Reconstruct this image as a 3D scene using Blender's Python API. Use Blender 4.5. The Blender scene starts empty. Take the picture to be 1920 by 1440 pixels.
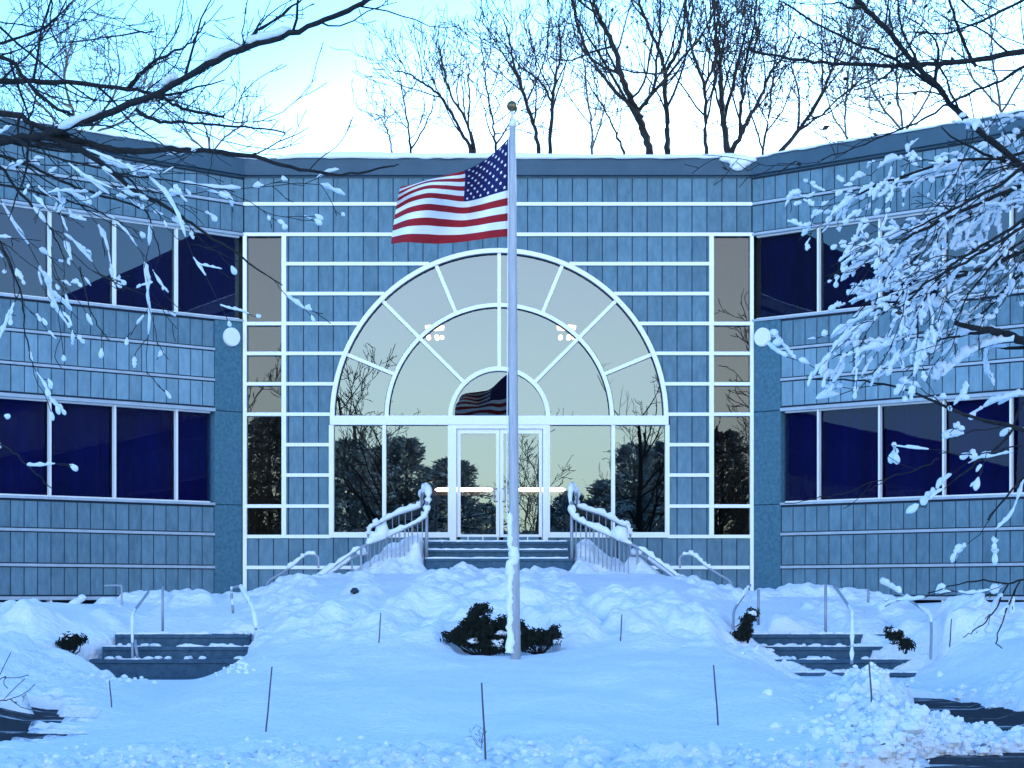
import bpy, math, random
import numpy as np
from mathutils import Vector

R = math.radians
S = bpy.context.scene
COL = S.collection
EYE = 1.6          # camera height above the driveway
D = 36.0           # camera to facade, metres

# ------------------------------------------------------------------ camera
cd = bpy.data.cameras.new('camera')
cam = bpy.data.objects.new('camera', cd)
COL.objects.link(cam)
cam.location = (0, 0, EYE)
cam.rotation_euler = (R(90), 0, 0)
cd.sensor_width = 36
cd.lens = 67.5
cd.shift_y = 400 / 1920
cd.clip_end = 3000
S.camera = cam

# ------------------------------------------------------------------ world, sun, exposure
SUN_EL, SUN_AZ = R(11), R(40)     # low, hidden behind the building
w = bpy.data.worlds.new('World')
S.world = w
w.use_nodes = True
nt = w.node_tree
nt.nodes.clear()
sky = nt.nodes.new('ShaderNodeTexSky')
sky.sky_type = 'NISHITA'
sky.sun_disc = False
sky.sun_elevation = SUN_EL
sky.sun_rotation = SUN_AZ
sky.air_density = 1.0
sky.dust_density = 1.0
sky.ozone_density = 1.5
tint = nt.nodes.new('ShaderNodeMix')
tint.data_type = 'RGBA'
tint.blend_type = 'MULTIPLY'
tint.inputs[0].default_value = 1.0
tint.inputs[7].default_value = (0.38, 0.78, 1.22, 1)     # cold winter air
bg = nt.nodes.new('ShaderNodeBackground')
bg.inputs[1].default_value = 0.12
wo = nt.nodes.new('ShaderNodeOutputWorld')
nt.links.new(sky.outputs[0], tint.inputs[6])
# thin bright cloud low over the trees behind the building
tc = nt.nodes.new('ShaderNodeTexCoord')
sx = nt.nodes.new('ShaderNodeSeparateXYZ')
nt.links.new(tc.outputs['Generated'], sx.inputs[0])
def mth(op, a, b):
    n = nt.nodes.new('ShaderNodeMath')
    n.operation = op
    for i, v in enumerate((a, b)):
        if isinstance(v, (int, float)):
            n.inputs[i].default_value = v
        else:
            nt.links.new(v, n.inputs[i])
    return n.outputs[0]
ys_ = mth('MAXIMUM', sx.outputs[1], 0.05)
gu = mth('MULTIPLY', mth('SUBTRACT', mth('DIVIDE', sx.outputs[0], ys_), 0.094), 0.5)
gv = mth('MULTIPLY', mth('SUBTRACT', mth('DIVIDE', sx.outputs[2], ys_), 0.20), 1.4)
gd = mth('SQRT', mth('ADD', mth('MULTIPLY', gu, gu), mth('MULTIPLY', gv, gv)), 0.0)
gm = nt.nodes.new('ShaderNodeMapRange')
gm.interpolation_type = 'SMOOTHSTEP'
gm.inputs['From Min'].default_value = 0.175
gm.inputs['From Max'].default_value = 0.05
nt.links.new(gd, gm.inputs['Value'])
glow = nt.nodes.new('ShaderNodeMix')
glow.data_type = 'RGBA'
glow.blend_type = 'ADD'
glow.inputs[7].default_value = (1.5, 1.1, 0.8, 1)
nt.links.new(gm.outputs[0], glow.inputs[0])
nt.links.new(tint.outputs[2], glow.inputs[6])
# pale band of evening light low in the sky across the drive
fy = nt.nodes.new('ShaderNodeMapRange')
fy.interpolation_type = 'SMOOTHSTEP'
fy.inputs['From Min'].default_value = 0.15
fy.inputs['From Max'].default_value = 0.85
nt.links.new(mth('MULTIPLY', sx.outputs[1], -1.0), fy.inputs['Value'])
fz = nt.nodes.new('ShaderNodeMapRange')
fz.interpolation_type = 'SMOOTHSTEP'
fz.inputs['From Min'].default_value = 0.62
fz.inputs['From Max'].default_value = 0.10
nt.links.new(sx.outputs[2], fz.inputs['Value'])
eve = nt.nodes.new('ShaderNodeMix')
eve.data_type = 'RGBA'
eve.blend_type = 'ADD'
eve.inputs[7].default_value = (3.5, 2.6, 1.6, 1)
nt.links.new(mth('MULTIPLY', fy.outputs[0], fz.outputs[0]), eve.inputs[0])
nt.links.new(glow.outputs[2], eve.inputs[6])
nt.links.new(eve.outputs[2], bg.inputs[0])
nt.links.new(bg.outputs[0], wo.inputs[0])

sl = bpy.data.lights.new('sun', 'SUN')
sl.energy = 0.5
sl.angle = R(12)
sl.color = (1.0, 0.95, 0.88)
sun = bpy.data.objects.new('sun', sl)
COL.objects.link(sun)
sd = Vector((math.sin(SUN_AZ) * math.cos(SUN_EL), math.cos(SUN_AZ) * math.cos(SUN_EL), math.sin(SUN_EL)))
sun.rotation_euler = sd.to_track_quat('Z', 'Y').to_euler()

S.view_settings.view_transform = 'Standard'
S.view_settings.look = 'None'
S.view_settings.exposure = 2.52
S.view_settings.gamma = 1.0
S.cycles.max_bounces = 8
S.cycles.transparent_max_bounces = 12
S.cycles.sample_clamp_indirect = 6

# ------------------------------------------------------------------ helpers
def PX(px, py, Y):
    k = Y / 3600.0
    return np.array(((px - 960) * k, Y, EYE + (1120 - py) * k))

def A(px):
    return (px - 960) / 100.0

def Z(py):
    return EYE + (1120 - py) / 100.0

def front(a, o, z):
    return (a, D - o, z)

TH = R(40)
CT, ST = math.cos(TH), math.sin(TH)
XR, XL = A(1410), A(457)

def wing_r(u, o, z):
    return (XR + u * CT - o * ST, D - u * ST - o * CT, z)

def wing_l(u, o, z):
    return (XL - u * CT + o * ST, D - u * ST - o * CT, z)

class MB:
    def __init__(self):
        self.v, self.f, self.m = [], [], []

    def poly(self, pts):
        n = len(self.v)
        self.v.extend(tuple(p) for p in pts)
        self.f.append(tuple(range(n, n + len(pts))))
        self.m.append(0)

    def box(self, a0, a1, o0, o1, z0, z1, mp=None, mi=0):
        mp = mp or (lambda a, o, z: (a, o, z))
        n = len(self.v)
        for a, o, z in ((a0, o0, z0), (a1, o0, z0), (a1, o1, z0), (a0, o1, z0),
                        (a0, o0, z1), (a1, o0, z1), (a1, o1, z1), (a0, o1, z1)):
            self.v.append(mp(a, o, z))
        for q in ((0, 3, 2, 1), (4, 5, 6, 7), (0, 1, 5, 4), (1, 2, 6, 5), (2, 3, 7, 6), (3, 0, 4, 7)):
            self.f.append(tuple(n + i for i in q))
            self.m.append(mi)
        return self

    def prism(self, pts, o0, o1, mp, mi=0):
        n = len(self.v)
        k = len(pts)
        for o in (o0, o1):
            for a, z in pts:
                self.v.append(mp(a, o, z))
        self.f.append(tuple(n + i for i in range(k)))
        self.f.append(tuple(n + k + i for i in reversed(range(k))))
        self.m += [mi, mi]
        for i in range(k):
            j = (i + 1) % k
            self.f.append((n + i, n + k + i, n + k + j, n + j))
            self.m.append(mi)
        return self

    def panel(self, a0, a1, z0, z1, o0, o1, mp, b=0.006):
        """slab with a small chamfer round its outer face"""
        n = len(self.v)
        for a, o, z in ((a0, o0, z0), (a1, o0, z0), (a1, o0, z1), (a0, o0, z1),
                        (a0, o1 - b, z0), (a1, o1 - b, z0), (a1, o1 - b, z1), (a0, o1 - b, z1),
                        (a0 + b, o1, z0 + b), (a1 - b, o1, z0 + b), (a1 - b, o1, z1 - b), (a0 + b, o1, z1 - b)):
            self.v.append(mp(a, o, z))
        for r in (0, 4):
            for i in range(4):
                j = (i + 1) % 4
                self.f.append((n + r + i, n + r + j, n + r + 4 + j, n + r + 4 + i))
                self.m.append(0)
        self.f.append((n + 8, n + 9, n + 10, n + 11))
        self.m.append(0)

    def tube(self, pts, rad, sides=6, cap=True, mi=0):
        P = np.asarray(pts, float)
        k = len(P)
        if k < 2:
            return self
        rad = np.broadcast_to(np.asarray(rad, float), (k,))
        T = np.gradient(P, axis=0)
        T /= np.linalg.norm(T, axis=1)[:, None] + 1e-9
        ref = np.array((0.13, 0.21, 0.97)) if abs(T[:, 2]).mean() < 0.85 else np.array((0.97, 0.2, 0.1))
        U = np.cross(T, ref)
        U /= np.linalg.norm(U, axis=1)[:, None] + 1e-9
        W = np.cross(T, U)
        ang = np.arange(sides) * 2 * math.pi / sides
        ring = (P[:, None, :] + rad[:, None, None] * (np.cos(ang)[None, :, None] * U[:, None, :] + np.sin(ang)[None, :, None] * W[:, None, :]))
        n = len(self.v)
        self.v.extend(map(tuple, ring.reshape(-1, 3)))
        for i in range(k - 1):
            b = n + i * sides
            for j in range(sides):
                jj = (j + 1) % sides
                self.f.append((b + j, b + jj, b + sides + jj, b + sides + j))
                self.m.append(mi)
        if cap:
            self.f.append(tuple(n + j for j in reversed(range(sides))))
            self.f.append(tuple(n + (k - 1) * sides + j for j in range(sides)))
            self.m += [mi, mi]
        return self

    def blob(self, c, r, rng, seg=8, rings=5, noise=0.15):
        n = len(self.v)
        c = np.asarray(c)
        r = np.asarray(r, float) * np.ones(3)
        for i in range(rings + 1):
            t = math.pi * i / rings
            for j in range(seg):
                p = 2 * math.pi * j / seg
                k = 1 + rng.uniform(-noise, noise)
                self.v.append((c[0] + r[0] * math.sin(t) * math.cos(p) * k, c[1] + r[1] * math.sin(t) * math.sin(p) * k, c[2] + r[2] * math.cos(t) * k))
        for i in range(rings):
            for j in range(seg):
                jj = (j + 1) % seg
                self.f.append((n + i * seg + j, n + (i + 1) * seg + j, n + (i + 1) * seg + jj, n + i * seg + jj))
                self.m.append(0)
        return self

    def build(self, name, mats, parent=None, smooth=False):
        me = bpy.data.meshes.new(name)
        me.from_pydata(self.v, [], self.f)
        mats = mats if isinstance(mats, (list, tuple)) else [mats]
        for m in mats:
            me.materials.append(m)
        if len(mats) > 1:
            me.polygons.foreach_set('material_index', self.m)
        if smooth:
            me.polygons.foreach_set('use_smooth', [True] * len(self.f))
        me.update()
        o = bpy.data.objects.new(name, me)
        COL.objects.link(o)
        if parent:
            o.parent = parent
            o.matrix_parent_inverse = parent.matrix_world.inverted()
        return o

def thing(name, label, cat, loc=(0, 0, 0), group=None):
    o = bpy.data.objects.new(name, None)
    COL.objects.link(o)
    o.location = loc
    o.empty_display_size = 0.2
    bpy.context.view_layer.update()
    o['label'] = label
    o['category'] = cat
    if group:
        o['group'] = group
    return o

def tag(o, label=None, cat=None, group=None, kind=None):
    if label: o['label'] = label
    if cat: o['category'] = cat
    if group: o['group'] = group
    if kind: o['kind'] = kind
    return o

# ------------------------------------------------------------------ materials
def mat(name, col, rough=0.6, metal=0.0, spec=0.5):
    m = bpy.data.materials.new(name)
    m.use_nodes = True
    b = m.node_tree.nodes['Principled BSDF']
    b.inputs['Base Color'].default_value = (*col, 1)
    b.inputs['Roughness'].default_value = rough
    b.inputs['Metallic'].default_value = metal
    b.inputs['Specular IOR Level'].default_value = spec
    return m

def N(m, t, **kw):
    n = m.node_tree.nodes.new(t)
    for k, v in kw.items():
        setattr(n, k, v)
    return n

def L(m, a, b):
    m.node_tree.links.new(a, b)

def noise_mat(name, c0, c1, scale=8, rough=0.7, bump=0.0, bscale=40, island=0.0, detail=6, stretch=None, spec=0.3, metal=0.0, bdist=0.02):
    m = mat(name, c0, rough, metal, spec)
    b = m.node_tree.nodes['Principled BSDF']
    g = N(m, 'ShaderNodeNewGeometry')
    mpn = N(m, 'ShaderNodeMapping')
    if stretch:
        mpn.inputs['Scale'].default_value = stretch
    L(m, g.outputs['Position'], mpn.inputs['Vector'])
    nz = N(m, 'ShaderNodeTexNoise')
    nz.inputs['Scale'].default_value = scale
    nz.inputs['Detail'].default_value = detail
    nz.inputs['Roughness'].default_value = 0.65
    L(m, mpn.outputs[0], nz.inputs['Vector'])
    cr = N(m, 'ShaderNodeValToRGB')
    cr.color_ramp.elements[0].position = 0.32
    cr.color_ramp.elements[1].position = 0.68
    cr.color_ramp.elements[0].color = (*c0, 1)
    cr.color_ramp.elements[1].color = (*c1, 1)
    L(m, nz.outputs['Fac'], cr.inputs[0])
    out = cr.outputs[0]
    if island:
        mr = N(m, 'ShaderNodeMapRange')
        mr.inputs['To Min'].default_value = 1 - island
        mr.inputs['To Max'].default_value = 1 + island
        L(m, g.outputs['Random Per Island'], mr.inputs['Value'])
        mx = N(m, 'ShaderNodeVectorMath', operation='SCALE')
        L(m, out, mx.inputs[0])
        L(m, mr.outputs[0], mx.inputs['Scale'])
        out = mx.outputs[0]
    L(m, out, b.inputs['Base Color'])
    if bump:
        n2 = N(m, 'ShaderNodeTexNoise')
        n2.inputs['Scale'].default_value = bscale
        n2.inputs['Detail'].default_value = 5
        L(m, g.outputs['Position'], n2.inputs['Vector'])
        bp = N(m, 'ShaderNodeBump')
        bp.inputs['Strength'].default_value = bump
        bp.inputs['Distance'].default_value = bdist
        L(m, n2.outputs['Fac'], bp.inputs['Height'])
        L(m, bp.outputs[0], b.inputs['Normal'])
    return m

def glass_mat(name, refl, tint, trans, top=1.0):
    m = bpy.data.materials.new(name)
    m.use_nodes = True
    t = m.node_tree
    t.nodes.clear()
    out = t.nodes.new('ShaderNodeOutputMaterial')
    gl = t.nodes.new('ShaderNodeBsdfGlossy')
    gl.inputs['Color'].default_value = (*tint, 1)
    gl.inputs['Roughness'].default_value = 0.0
    tr = t.nodes.new('ShaderNodeBsdfTransparent')
    tr.inputs['Color'].default_value = (*trans, 1)
    fr = t.nodes.new('ShaderNodeFresnel')
    fr.inputs['IOR'].default_value = 1.5
    mr = t.nodes.new('ShaderNodeMapRange')
    mr.inputs['From Min'].default_value = 0.04
    mr.inputs['From Max'].default_value = 1.0
    mr.inputs['To Min'].default_value = refl
    mr.inputs['To Max'].default_value = top
    mx = t.nodes.new('ShaderNodeMixShader')
    # very slight waviness of float glass
    g = t.nodes.new('ShaderNodeNewGeometry')
    nz = t.nodes.new('ShaderNodeTexNoise')
    nz.inputs['Scale'].default_value = 0.9
    nz.inputs['Detail'].default_value = 1
    bp = t.nodes.new('ShaderNodeBump')
    bp.inputs['Strength'].default_value = 0.12
    bp.inputs['Distance'].default_value = 0.01
    t.links.new(g.outputs['Position'], nz.inputs['Vector'])
    t.links.new(nz.outputs['Fac'], bp.inputs['Height'])
    t.links.new(bp.outputs[0], gl.inputs['Normal'])
    t.links.new(fr.outputs[0], mr.inputs['Value'])
    t.links.new(mr.outputs[0], mx.inputs[0])
    t.links.new(tr.outputs[0], mx.inputs[1])
    t.links.new(gl.outputs[0], mx.inputs[2])
    t.links.new(mx.outputs[0], out.inputs[0])
    return m

def emit_mat(name, col, s):
    m = mat(name, col)
    b = m.node_tree.nodes['Principled BSDF']
    b.inputs['Emission Color'].default_value = (*col, 1)
    b.inputs['Emission Strength'].default_value = s
    return m

M = {}
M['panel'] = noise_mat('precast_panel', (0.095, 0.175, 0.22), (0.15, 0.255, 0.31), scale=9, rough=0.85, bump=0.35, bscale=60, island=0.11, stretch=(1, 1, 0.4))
M['panel_sky_lit'] = noise_mat('sky_lit_precast_panel', (0.155, 0.265, 0.325), (0.22, 0.35, 0.415), scale=9, rough=0.85, bump=0.3, bscale=60, island=0.16, stretch=(1, 1, 0.4))  # paler copy of precast_panel; extra sky light on these courses put into colour
M['pier'] = noise_mat('pier_concrete', (0.045, 0.125, 0.17), (0.09, 0.205, 0.26), scale=16, rough=0.85, bump=0.3, bscale=70)
M['joint'] = mat('joint_shadow', (0.02, 0.035, 0.06), 0.9)
M['cornice'] = noise_mat('cornice_metal', (0.04, 0.085, 0.12), (0.055, 0.105, 0.145), scale=2.5, rough=0.55)
M['white'] = noise_mat('white_aluminium', (0.93, 0.90, 0.86), (0.96, 0.93, 0.90), scale=5, rough=0.4)
M['grey_trim'] = noise_mat('grey_aluminium', (0.34, 0.40, 0.45), (0.44, 0.50, 0.55), scale=5, rough=0.5)
M['mullion'] = mat('wing_mullion', (0.82, 0.82, 0.80), 0.4)
M['glass'] = glass_mat('bronze_mirror_glass', 0.135, (0.90, 1.0, 0.98), (0.34, 0.32, 0.30))
M['glass_side'] = glass_mat('bronze_side_glass', 0.06, (1.0, 0.95, 0.88), (0.30, 0.28, 0.26))
M['glass_dark'] = glass_mat('dark_tinted_glass', 0.012, (0.6, 0.75, 1.0), (0.5, 0.5, 0.75), 0.25)
M['glass_upper'] = glass_mat('upper_tinted_glass', 0.055, (0.80, 1.0, 1.1), (0.5, 0.5, 0.7))
M['blind'] = noise_mat('navy_blind', (0.003, 0.003, 0.048), (0.005, 0.005, 0.075), scale=1.5, rough=0.9, island=0.25)
M['dark'] = mat('dark_interior', (0.012, 0.014, 0.05), 0.9)
M['lobby'] = noise_mat('lobby_wall', (0.03, 0.03, 0.03), (0.06, 0.055, 0.05), scale=1.2, rough=0.8)
M['step'] = noise_mat('stair_stone', (0.035, 0.085, 0.13), (0.07, 0.14, 0.20), scale=12, rough=0.8, bump=0.3)
M['snow'] = noise_mat('snow', (0.80, 0.82, 0.85), (0.88, 0.89, 0.90), scale=1.6, rough=0.65, bump=0.6, bscale=13, bdist=0.07, spec=0.2)
M['snow_soft'] = noise_mat('branch_snow', (0.84, 0.86, 0.88), (0.90, 0.91, 0.92), scale=20, rough=0.7, spec=0.2, bump=0.3, bscale=50)
M['asphalt'] = noise_mat('wet_asphalt', (0.008, 0.011, 0.018), (0.022, 0.027, 0.038), scale=14, rough=0.75, bump=0.4, bscale=80, spec=0.2)
def slush(m):
    # trodden snow and frozen slush lying in streaks on the asphalt
    b = m.node_tree.nodes['Principled BSDF']
    src = b.inputs['Base Color'].links[0].from_socket
    g = N(m, 'ShaderNodeNewGeometry')
    mpn = N(m, 'ShaderNodeMapping')
    mpn.inputs['Scale'].default_value = (0.55, 3.2, 1)
    L(m, g.outputs['Position'], mpn.inputs['Vector'])
    nz = N(m, 'ShaderNodeTexNoise')
    nz.inputs['Scale'].default_value = 1.5
    nz.inputs['Detail'].default_value = 7
    nz.inputs['Roughness'].default_value = 0.68
    L(m, mpn.outputs[0], nz.inputs['Vector'])
    mr = N(m, 'ShaderNodeMapRange')
    mr.inputs['From Min'].default_value = 0.55
    mr.inputs['From Max'].default_value = 0.62
    L(m, nz.outputs['Fac'], mr.inputs['Value'])
    mx = N(m, 'ShaderNodeMix', data_type='RGBA')
    L(m, mr.outputs[0], mx.inputs[0])
    L(m, src, mx.inputs[6])
    mx.inputs[7].default_value = (0.62, 0.66, 0.70, 1)
    L(m, mx.outputs[2], b.inputs['Base Color'])
slush(M['asphalt'])
M['bark'] = noise_mat('dark_bark', (0.012, 0.011, 0.012), (0.03, 0.027, 0.026), scale=30, rough=0.9, bump=0.4, bscale=60)
M['bark_far'] = noise_mat('brown_bark', (0.02, 0.017, 0.016), (0.04, 0.033, 0.03), scale=10, rough=0.9)
M['twig_grey'] = noise_mat('grey_twig', (0.10, 0.095, 0.09), (0.17, 0.155, 0.14), scale=10, rough=0.9)
M['leaf'] = noise_mat('dead_leaf', (0.03, 0.022, 0.018), (0.06, 0.045, 0.03), scale=30, rough=0.9)
M['needle'] = noise_mat('yew_needles', (0.004, 0.007, 0.005), (0.012, 0.018, 0.012), scale=20, rough=0.9)
M['evergreen'] = noise_mat('evergreen_needles', (0.06, 0.085, 0.10), (0.55, 0.62, 0.66), scale=2.0, rough=0.8, island=0.5)
M['pole'] = noise_mat('brushed_aluminium', (0.36, 0.37, 0.39), (0.50, 0.50, 0.52), scale=5, rough=0.42, stretch=(6, 6, 0.6))
M['gold'] = noise_mat('tarnished_gold', (0.10, 0.08, 0.04), (0.25, 0.20, 0.10), scale=14, rough=0.35, metal=0.8)
M['rail'] = mat('rail_steel', (0.32, 0.35, 0.40), 0.45, 0.3)
M['stake'] = mat('stake_wood', (0.10, 0.08, 0.09), 0.8)
M['lamp_white'] = mat('lamp_glass', (0.85, 0.87, 0.88), 0.35)
M['red'] = noise_mat('flag_red', (0.30, 0.010, 0.018), (0.36, 0.013, 0.022), scale=12, rough=0.8)
M['fwhite'] = noise_mat('flag_white', (0.84, 0.84, 0.84), (0.9, 0.9, 0.9), scale=12, rough=0.8)
M['blue'] = noise_mat('flag_blue', (0.008, 0.010, 0.075), (0.011, 0.015, 0.10), scale=12, rough=0.8)
M['warm'] = emit_mat('warm_lamp', (1.0, 0.66, 0.36), 1.6)
M['tube'] = emit_mat('lit_tube', (1.0, 0.70, 0.42), 4)
M['brick_far'] = noise_mat('far_wall', (0.2, 0.15, 0.12), (0.28, 0.21, 0.17), scale=4)

# ------------------------------------------------------------------ numpy noise
def _hash(i, j, seed):
    h = (i.astype(np.int64) * 374761393 + j.astype(np.int64) * 668265263 + seed * 1274126177) & 0x7fffffff
    h = ((h ^ (h >> 13)) * 1274126177) & 0x7fffffff
    h = h ^ (h >> 16)
    return (h & 0xffff) / 65535.0

def vnoise(x, y, seed=0):
    i, j = np.floor(x), np.floor(y)
    fx, fy = x - i, y - j
    fx = fx * fx * fx * (fx * (fx * 6 - 15) + 10)
    fy = fy * fy * fy * (fy * (fy * 6 - 15) + 10)
    a, b = _hash(i, j, seed), _hash(i + 1, j, seed)
    c, d = _hash(i, j + 1, seed), _hash(i + 1, j + 1, seed)
    return (a * (1 - fx) + b * fx) * (1 - fy) + (c * (1 - fx) + d * fx) * fy - 0.5

def fbm(x, y, seed=0, oct=4, gain=0.5):
    s, amp = 0, 1.0
    for k in range(oct):
        s = s + amp * vnoise(x * 2 ** k + 17.3 * k, y * 2 ** k - 9.1 * k, seed + k)
        amp *= gain
    return s

def sstep(a, b, x):
    t = np.clip((x - a) / (b - a), 0, 1)
    return t * t * (3 - 2 * t)

def poly_sd(x, y, poly):
    """signed distance to polygon, negative inside"""
    dmin = np.full(x.shape, 1e9)
    ins = np.zeros(x.shape, bool)
    n = len(poly)
    for i in range(n):
        x0, y0 = poly[i]
        x1, y1 = poly[(i + 1) % n]
        ex, ey = x1 - x0, y1 - y0
        t = np.clip(((x - x0) * ex + (y - y0) * ey) / (ex * ex + ey * ey + 1e-9), 0, 1)
        dmin = np.minimum(dmin, np.hypot(x - x0 - t * ex, y - y0 - t * ey))
        cond = (y0 > y) != (y1 > y)
        xi = (x1 - x0) * (y - y0) / (y1 - y0 + 1e-12) + x0
        ins ^= cond & (x < xi)
    return np.where(ins, -dmin, dmin)

def gpoly(pp):
    out = []
    Ys = np.linspace(8, 36, 2801)
    for px, py in pp:
        X = (px - 960) * Ys / 3600
        ray = EYE - (py - 1120) * Ys / 3600
        k = int(np.argmax(base_h(X, Ys) >= ray))
        out.append((float(X[k]), float(Ys[k])))
    return out

# ------------------------------------------------------------------ ground
LSX = (-6.05, -3.60)      # lower stairs left
RSX = (3.12, 5.62)        # lower stairs right
USX = (-1.53, 1.06)       # entrance stairs

def base_h(x, y):
    ys = [-400, 0, 13, 15, 16, 18, 20, 22, 24, 25.5, 27, 29, 31, 33, 34, 36, 60, 400]
    zs = [0.0, 0.0, 0.03, 0.10, 0.17, 0.36, 0.54, 0.71, 0.88, 1.10, 1.34, 1.66, 1.90, 2.05, 2.05, 1.95, 1.8, 1.8]
    c = np.interp(y, ys, zs)
    ys2 = [-400, 0, 13, 16, 19, 22, 24.5, 26, 27, 28.2, 30, 31.5, 34, 60, 400]
    zs2 = [0.0, 0.0, 0.03, 0.15, 0.30, 0.45, 0.55, 0.60, 1.02, 1.36, 1.62, 1.70, 1.55, 1.6, 1.6]
    s = np.interp(y, ys2, zs2)
    ax = np.where(x < 0, -x - 0.25, x + 0.25)
    t = sstep(2.7, 4.0, ax)
    h = c * (1 - t) + s * t
    # far side hills, sloping lawns outside the walks
    lh = sstep(5.1, 6.8, -x) * np.interp(y, [14, 17, 20, 24, 27, 31], [0.0, 0.18, 0.42, 0.62, 0.42, -0.25])
    rh = sstep(5.15, 6.6, x) * np.interp(y, [14, 17, 20, 23, 26, 29, 31], [0.0, 0.1, 0.42, 0.62, 0.55, 0.1, -0.25])
    fade = sstep(40, 12, np.abs(x))
    return h + (lh + rh) * fade

PATH = gpoly([(1690, 1294), (1760, 1298), (1920, 1322), (2100, 1350), (2100, 1410), (1920, 1378), (1860, 1372), (1790, 1358), (1720, 1330)])
ROAD = gpoly([(1560, 1440), (1640, 1420), (1720, 1408), (1800, 1396), (1920, 1388), (2300, 1396), (2300, 1560), (1300, 1560)])
LTRK = gpoly([(-300, 1308), (0, 1312), (90, 1314), (160, 1320), (172, 1345), (150, 1375), (70, 1392), (0, 1404), (-300, 1430)])

SIL_PX = [-60, -30, 0, 30, 60, 90, 120, 150, 180, 210, 240, 270, 300, 330, 360, 390, 420, 450, 480, 510, 540, 570, 600, 630, 660, 690, 720, 750, 780, 810, 840, 870, 900, 930, 960, 990, 1020, 1050, 1080, 1110, 1140, 1170, 1200, 1230, 1260, 1290, 1320, 1350, 1380, 1410, 1440, 1470, 1500, 1530, 1560, 1590, 1620, 1650, 1680, 1710, 1740, 1770, 1800, 1830, 1860, 1890, 1920, 1950, 1980]
SIL_DZ = [1.0, 1.03, 0.72, 0.97, 1.07, 0.82, 0.75, 0.4, 0.11, 0.15, 0.29, 0.31, 0.21, 0.19, 0.21, 0.18, 0.14, 0.11, 0.12, -0.01, 0.01, 0.13, 0.23, 0.34, 0.21, 0.1, 0.11, 0.17, 0.13, -0.02, -0.03, 0.01, 0.04, 0.07, 0.04, -0.01, 0.01, 0.01, 0.06, 0.21, 0.26, 0.26, 0.13, 0.13, 0.1, 0.1, 0.09, 0.12, 0.14, 0.29, 0.26, 0.26, 0.26, 0.22, 0.17, 0.08, -0.02, 0.01, 0.09, 0.2, 0.54, 0.8, 1.34, 1.05, 0.46, 0.36, 0.42, 0.58, 0.62]
def SIL(x, y):
    return np.interp(960 + x / np.maximum(y, 5) * 3600, SIL_PX, SIL_DZ) * sstep(27, 29.5, y)

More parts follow.
